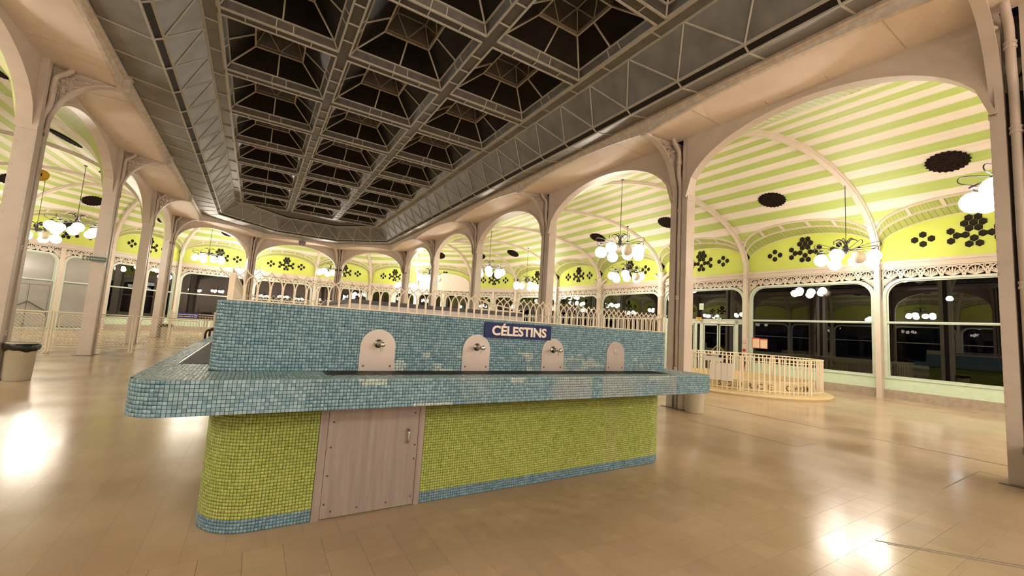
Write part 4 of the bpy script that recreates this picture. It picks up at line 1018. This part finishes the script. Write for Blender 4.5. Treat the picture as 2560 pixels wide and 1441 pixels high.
# far balustrade with the blue notice
BR = empty('balustrade', (-4.0, 26.9, 0)); tag(BR, 'low cream balustrade with ball finials before the far end wall', 'balustrade')
for x in (.45, 2.25, 2.5, 4.6):
    mb = MB(); mb.box(x-.05, x+.05, -.05, .05, 0, 1.34); mb.lathe([(0, 1.34), (.03, 1.36), (.06, 1.41), (.06, 1.45), (0, 1.50)], 10, (x, 0, 0), False); mb.build('post', 'rail_cream', BR)
mb = MB(); mb.box(.45, 4.6, -.025, .025, 1.30, 1.34); mb.box(.45, 4.6, -.02, .02, 1.20, 1.22); mb.box(.45, 4.6, -.025, .025, 1.02, 1.05); mb.box(.45, 4.6, -.025, .025, .12, .15); mb.build('rail', 'rail_cream', BR)
bm_ = MB(); bm_.box(-.009, .009, -.009, .009, .13, 1.22); BMM = bm_.mesh('baluster', 'rail_cream')
for k in range(34): inst('baluster', BMM, BR, (.55+k*.12, 0, 0))
BS = empty('notice_board', (-2.87, 26.865, 1.10)); tag(BS, 'small blue notice with two white lines of text on the far balustrade', 'sign')
mb = MB(); mb.box(-.42, .42, -.01, .01, 0, .27); mb.build('board', 'blue_sign', BS)
mb = MB()
for z, segs in ((.185, ((-.39, -.05), (-.03, .18), (.2, .39))), (.085, ((-.39, -.18), (-.15, .12), (.15, .22), (.25, .38)))):
    for a, b in segs: mb.box(a, b, -.013, -.01, z-.022, z+.022)
mb.build('white_lines', 'paper_white', BS)
# green arrow sign on the second left column
EV = empty('exit_sign', (-4.31, 17.42, 2.85)); tag(EV, 'green sign with a pale arrow pointing left on a column', 'sign')
mb = MB(); mb.box(-.275, .275, -.012, .012, 0, .155); mb.build('board', 'sign_green', EV)
mb = MB()
for a, b, c_, d_ in ((-.275, .275, 0, .006), (-.275, .275, .149, .155), (-.275, -.269, 0, .155), (.269, .275, 0, .155), (-.125, -.119, 0, .155)): mb.box(a, b, -.015, -.012, c_, d_)
mb.build('border', 'letter_cream', EV)
mb = MB(); mb.prism([(-.26, .078), (-.20, .125), (-.175, .125), (-.205, .09), (-.13, .09), (-.13, .066), (-.205, .066), (-.175, .03), (-.20, .03)], -.016, -.012); mb.build('arrow', 'poster_cream', EV)
text('lettering', 'EVACUATION', .052, 'letter_cream', EV, (.075, -.014, .076), (math.pi/2, 0, 0), bold=.0006)
# yellow bell on the nearest left column
BL = empty('alarm_bell', (-4.09, 12.45, 4.19)); tag(BL, 'round yellow alarm bell behind the nearest left column', 'bell')
mb = MB(); mb.lathe([(.0, .03), (.05, .03), (.10, .02), (.115, 0), (.12, -.02)], 24, cap=False); o = mb.build('gong', 'yellow', BL, True); o.rotation_euler = (math.pi/2, 0, 0)
mb = MB(); mb.box(-.02, .02, -.045, -.02, -.03, .03); mb.build('hub', 'iron_black', BL); mb = MB(); mb.box(-.06, .02, 0, .06, -.05, .05); mb.build('bracket', 'iron_black', BL)

# ------------------------------------------------------------------ round enclosure of the spring on the right
RC = (15.2, 8.55); RE = empty('round_enclosure', (RC[0], RC[1], 0)); tag(RE, 'circular cream enclosure of flat bars around a spring, lettered SOURCE CHOMEL', 'railing')
mb = MB(); mb.lathe([(2.68, 0), (2.70, .05), (2.66, .10), (2.40, .10)], 72, cap=False); mb.lathe([(2.55, .10), (2.55, .13), (2.0, .13)], 72, cap=False); mb.build('plinth', 'curb_yellow', RE)
mb = MB(); mb.lathe([(2.22, .12), (2.16, .46), (2.02, .48), (2.0, .12)], 72, cap=False); mb.build('parapet', 'curb_yellow', RE)
br = MB(); br.box(-.018, .018, -.005, .005, .13, 1.20); BRM = br.mesh('bar', 'rail_cream'); NB = 104
for k in range(NB): a = 2*math.pi*k/NB; inst('bar', BRM, RE, (2.42*math.cos(a), 2.42*math.sin(a), 0), a+math.pi/2)
for z, r in ((1.20, .022), (1.08, .014), (.20, .014)):
    mb = MB(); mb.tube([(2.42*math.cos(2*math.pi*k/72), 2.42*math.sin(2*math.pi*k/72), z) for k in range(72)], r, 6, True); mb.build('rail', 'rail_cream', RE)
for k in range(0, NB, 15):
    a = 2*math.pi*(k+.5)/NB; mb = MB(); mb.box(-.03, .03, -.03, .03, .10, 1.22); o = mb.build('post', 'rail_cream', RE); o.location = (2.42*math.cos(a), 2.42*math.sin(a), 0); o.rotation_euler[2] = a
def ring_text(s, a0, da):
    for k, ch in enumerate(s):
        a = a0+da*k
        if ch != ' ': text('letter', ch, .24, 'letter_dark', RE, (2.21*math.cos(a), 2.21*math.sin(a), .29), (math.radians(82), 0, a+math.pi/2), bold=.002)
ring_text('SOURCE CHOMEL', math.radians(194), math.radians(7.4))
def notice(ang, r, w_, z0, z1, label, name, lines):
    c = empty(name, (RC[0]+r*math.cos(ang), RC[1]+r*math.sin(ang), 0), ang+math.pi/2); tag(c, label, 'notice'); mb = MB(); mb.box(-w_/2, w_/2, -.006, .006, z0, z1); mb.build('sheet', 'paper_white', c)
    if lines:
        mb = MB()
        for a, b, z in ((-.22, -.06, .90), (-.22, .14, .82)): mb.box(w_*a*1.6, w_*b*1.6, -.008, -.006, z0+(z1-z0)*z-.008, z0+(z1-z0)*z+.008)
        mb.build('text_lines', 'letter_dark', c); mb = MB(); mb.lathe([(.05, 0), (.05, .002)], 16); o = mb.build('logo', 'sign_blue', c); o.location = (w_*.36, -.007, z0+(z1-z0)*.86); o.rotation_euler = (math.pi/2, 0, 0)
    else:
        for k in range(4):
            mb = MB(); x = -w_/2+w_*(k+.5)/4; mb.box(x-w_*.11, x+w_*.11, -.02, -.006, z0, z1); mb.build('fold', 'paper_white', c)
notice(math.radians(191), 2.46, .62, .98, 1.18, 'white printed notice with a blue logo on the round enclosure', 'paper_notice', True)
notice(math.radians(197), 2.49, .70, .40, .95, 'pleated off-white panel hung below the notice on the round enclosure', 'pleated_panel', False)

# ------------------------------------------------------------------ doors in the right wall, posters, extinguisher
DW = WALLS[DOORB]; dl = (V2(PIL[4])-V2(PIL[3])).length
DR = empty('door_1', DW.location, DW.rotation_euler[2]); struct(DR, 'mint framed glazed double doors in the right wall')
mb = MB()
Yx = lambda y: 15.3-y
for a, b in ((15.3-.25, 15.3-.40), (14.85, 14.70), (13.25, 13.12), (12.95, 12.78), (11.16, 11.0)): x0, x1 = sorted((Yx(a), Yx(b))); mb.box(x0, x1, -.02, .08, 0, 2.66)
mb.box(.2, dl-.2, -.02, .08, 2.48, 2.66); mb.build('door_frame', 'mint_frame', DR)
for y0, y1 in ((12.76, 12.00), (11.94, 11.18), (14.68, 14.0), (13.95, 13.28)):
    a, b = sorted((Yx(y0), Yx(y1))); mb = MB(); mb.box(a, a+.05, 0, .05, .02, 2.46); mb.box(b-.05, b, 0, .05, .02, 2.46); mb.box(a, b, 0, .05, .02, .28); mb.box(a, b, 0, .05, 2.40, 2.46); lf_ = mb.build('door_leaf', 'mint_frame', DR)
    mb = MB(); mb.box(a+.05, b-.05, .02, .028, .28, 2.40); mb.build('pane', 'window_glass', lf_)
    mb = MB(); mb.box(b-.36 if y0 > 12.5 else a+.06, b-.06 if y0 > 12.5 else a+.36, -.05, 0, 2.50, 2.56); mb.build('door_closer', 'paper_white', lf_)
    s = 1 if y0 in (12.76, 14.68) else -1; m_ = b-.02 if s == 1 else a+.02; mb = MB(); mb.tube([(m_, -.05, 1.42), (m_-s*.62, -.06, .80)], .016, 6); mb.build('push_bar', 'brass', lf_)
for a, b in ((13.12, 12.95), (11.0, 10.86), (15.05, 14.85)): x0, x1 = sorted((Yx(a), Yx(b))); mb = MB(); mb.box(x0, x1, .02, .028, .1, 2.48); mb.build('side_pane', 'window_glass', DR)
def on_wall(wr, x, z, name, label, cat, y=-.06):
    p = wr.matrix_basis @ Vector((x, y, z)) if False else Vector((wr.location.x+math.cos(wr.rotation_euler[2])*x-math.sin(wr.rotation_euler[2])*y, wr.location.y+math.sin(wr.rotation_euler[2])*x+math.cos(wr.rotation_euler[2])*y, z))
    c = empty(name, p, wr.rotation_euler[2]); return tag(c, label, cat)
c = on_wall(DW, Yx(13.0), 2.72, 'yellow_sign', 'small yellow sign with black letters above the doors', 'sign'); mb = MB(); mb.box(-.15, .15, -.01, .01, -.06, .07); mb.build('board', 'yellow', c); text('lettering', 'FGB', .10, 'letter_dark', c, (0, -.012, 0), (math.pi/2, 0, 0), bold=.002)
c = on_wall(DW, Yx(11.98), 2.74, 'tilted_exit_sign', 'pale green exit sign tilted out above the double doors', 'sign', -.055); c.rotation_euler[1] = .25; mb = MB(); mb.box(-.17, .17, -.01, .01, -.07, .07); mb.build('board', 'mint_panel', c); mb = MB(); mb.lathe([(.045, 0), (.045, .003)], 12, (0, 0, 0)); o = mb.build('pictogram', 'sign_green', c); o.location = (-.10, -.011, 0); o.rotation_euler = (math.pi/2, 0, 0); mb = MB(); mb.box(-.01, .12, -.013, -.01, -.012, .012); mb.build('text_line', 'sign_green', c)
c = on_wall(DW, Yx(12.92), 3.35, 'window_notice', 'pale paper notice high in the pane above the doors', 'notice', .03); mb = MB(); mb.box(-.12, .12, -.004, .004, -.16, .16); mb.build('sheet', 'mint_panel', c); mb = MB(); [mb.box(-.10, .10, -.006, -.004, z-.004, z+.004) for z in (.0, -.05, .06, -.1)]; mb.build('text_lines', 'letter_dark', c)
W2_ = WALLS[2]
c = on_wall(W2_, 10.6-10.05, 1.65, 'poster_pair', 'two red-edged cream posters side by side in the window corner', 'poster', .03)
for x, dz in ((-.17, .03), (.17, 0)):
    mb = MB(); mb.box(x-.168, x+.168, -.004, .004, -.22, .22+dz); o = mb.build('sheet', 'poster_red', c); mb = MB(); mb.box(x-.135, x+.155, -.007, -.004, -.20, .16+dz); mb.build('text_panel', 'poster_cream', o)
c = on_wall(W2_, .06, 0, 'fire_extinguisher', 'red fire extinguisher hung low beside the doors', 'extinguisher', -.46); mb = MB(); mb.lathe([(.0, .45), (.075, .46), (.08, .5), (.08, .95), (.05, 1.03), (.02, 1.05), (.02, 1.10)], 16, cap=False); mb.build('body', 'extinguisher_red', c, True); mb = MB(); mb.tube([(0, 0, 1.08), (.10, 0, 1.05), (.11, 0, .6)], .012, 6); mb.box(-.05, .05, -.015, .015, 1.09, 1.12); mb.build('hose', 'iron_black', c, True); mb = MB(); mb.box(-.04, .04, .08, .235, .7, .76); mb.build('hook', 'iron_black', c)
c = on_wall(W2_, .0, 0, 'safety_sign', 'red and white safety signs on the pillar by the doors', 'sign', -.23); mb = MB(); mb.box(-.06, .06, -.004, 0, 1.62, 1.72); o = mb.build('plate', 'extinguisher_red', c); mb = MB(); mb.box(-.04, .04, -.006, -.004, 1.64, 1.70); mb.build('label_panel', 'paper_white', o); mb = MB(); mb.lathe([(.075, 0), (.075, .004)], 18); o = mb.build('disc', 'extinguisher_red', c); o.location = (0, -.0, 1.30); o.rotation_euler = (math.pi/2, 0, 0)
# entrance lobby on the left: doors and pale panels behind the glass
LW = WALLS[LOBBY]; ll = (V2(PIL[LOBBY+1])-V2(PIL[LOBBY])).length; hl = ll*.5
LB = empty('door_2', LW.location, LW.rotation_euler[2]); struct(LB, 'grey glazed entrance doors at the left')
mb = MB(); mb.box(.2, hl-.2, 0, .08, 2.40, 2.62)
for x in (.24, hl-.24): mb.box(x-.04, x+.04, .0, .08, 0, 2.4)
mb.build('door_frame', 'lobby_grey', LB)
for a, b in ((.29, hl*.5-.01), (hl*.5+.01, hl-.29)):
    mb = MB(); mb.box(a, a+.05, .02, .06, 0, 2.4); mb.box(b-.05, b, .02, .06, 0, 2.4); mb.box(a, b, .02, .06, 0, .2); o = mb.build('door_leaf', 'lobby_grey', LB); mb = MB(); mb.box(a+.05, b-.05, .03, .038, .2, 2.4); mb.build('pane', 'lobby_glass', o)
    m_ = b if a < .5 else a; s_ = 1 if a < .5 else -1; mb = MB(); mb.tube([(m_, -.04, 1.45), (m_-s_*.75, -.05, .95)], .022, 6); mb.build('push_bar', 'iron_black', o)

# ------------------------------------------------------------------ outside, seen dimly through the glass
mb = MB(); mb.quad((-40, -30, -.12), (90, -30, -.12), (90, 80, -.12), (-40, 80, -.12)); struct(mb.build('ground_outside', 'asphalt'), 'dark paved ground outside the windows')
def tree(loc, h, r, label):
    c = empty('plane_tree', loc); tag(c, label, 'tree', 'trees outside the windows'); mb = MB(); mb.tube([(0, 0, 0), (.03, .02, .4), (-.02, .05, 2), (.05, 0, h*.6), (.1, .1, h)], [r*1.3, r, r*.92, r*.8, r*.4], 12); mb.build('trunk', 'bark', c, True)
    for k in range(5):
        a = k*1.3; z = h*(.45+.09*k); mb = MB(); mb.tube([(0, 0, z), (.7*math.cos(a), .7*math.sin(a), z+.8), (1.8*math.cos(a), 1.8*math.sin(a), z+1.9)], [r*.5, r*.35, r*.12], 8); mb.build('branch', 'bark', c, True)
tree((23.5, 6.35, -.12), 8, .24, 'tree trunk outside the window next to the right edge'); tree((26, 10.8, -.12), 8, .2, 'thin tree trunk outside beyond the round enclosure'); tree((27, 3.2, -.12), 8, .22, 'tree trunk outside behind the right edge column')
CR = empty('parked_car', (29.5, 5.2, -.12), 1.45); tag(CR, 'dark parked car outside the right-hand window', 'car')
mb = MB(); mb.prism([(-2.1, .25), (2.1, .25), (2.15, .55), (2.0, .78), (1.15, .92), (.55, 1.38), (-.85, 1.42), (-1.55, 1.0), (-2.1, .9)], -.82, .82); mb.build('body', 'car_paint', CR)
mb = MB(); mb.prism([(1.0, .95), (.5, 1.33), (-.8, 1.36), (-1.35, 1.0)], -.83, .83); mb.build('windows', 'window_glass', CR)
wh = MB(); wh.lathe([(.0, -.1), (.18, -.1), (.32, -.09), (.32, .09), (.18, .1), (0, .1)], 20, cap=False); WH = wh.mesh('wheel', 'iron_black')
for x in (-1.3, 1.3):
    for y in (-.78, .78): o = inst('wheel', WH, CR, (x, y, .32)); o.rotation_euler = (math.pi/2, 0, 0)
LP = empty('street_lamp', (34, 7.0, -.12)); tag(LP, 'lit street lamp outside the right-hand window', 'lamp'); mb = MB(); mb.tube([(0, 0, 0), (0, 0, 5.0)], .05, 8); mb.build('post', 'iron_black', LP); mb = MB(); mb.lathe([(.0, -.14), (.12, -.10), (.16, 0), (.10, .12), (0, .15)], 14, (0, 0, 5.05), False); mb.build('lantern', 'street_lamp', LP, True)
# projector box on the far beam
c = empty('projector', (2.2, 30.55, 6.30)); tag(c, 'small grey device hung under the far skylight beam', 'projector'); mb = MB(); mb.box(-.2, .2, -.15, .15, 0, .22); mb.build('casing', 'lobby_grey', c); mb = MB(); mb.box(-.03, .03, -.03, .03, .22, .34); mb.build('hanger', 'lobby_grey', c); mb = MB(); mb.lathe([(.04, 0), (.04, -.05)], 10, (-.1, 0, 0)); mb.lathe([(.04, 0), (.04, -.05)], 10, (.1, 0, 0)); mb.build('lens', 'iron_black', c)
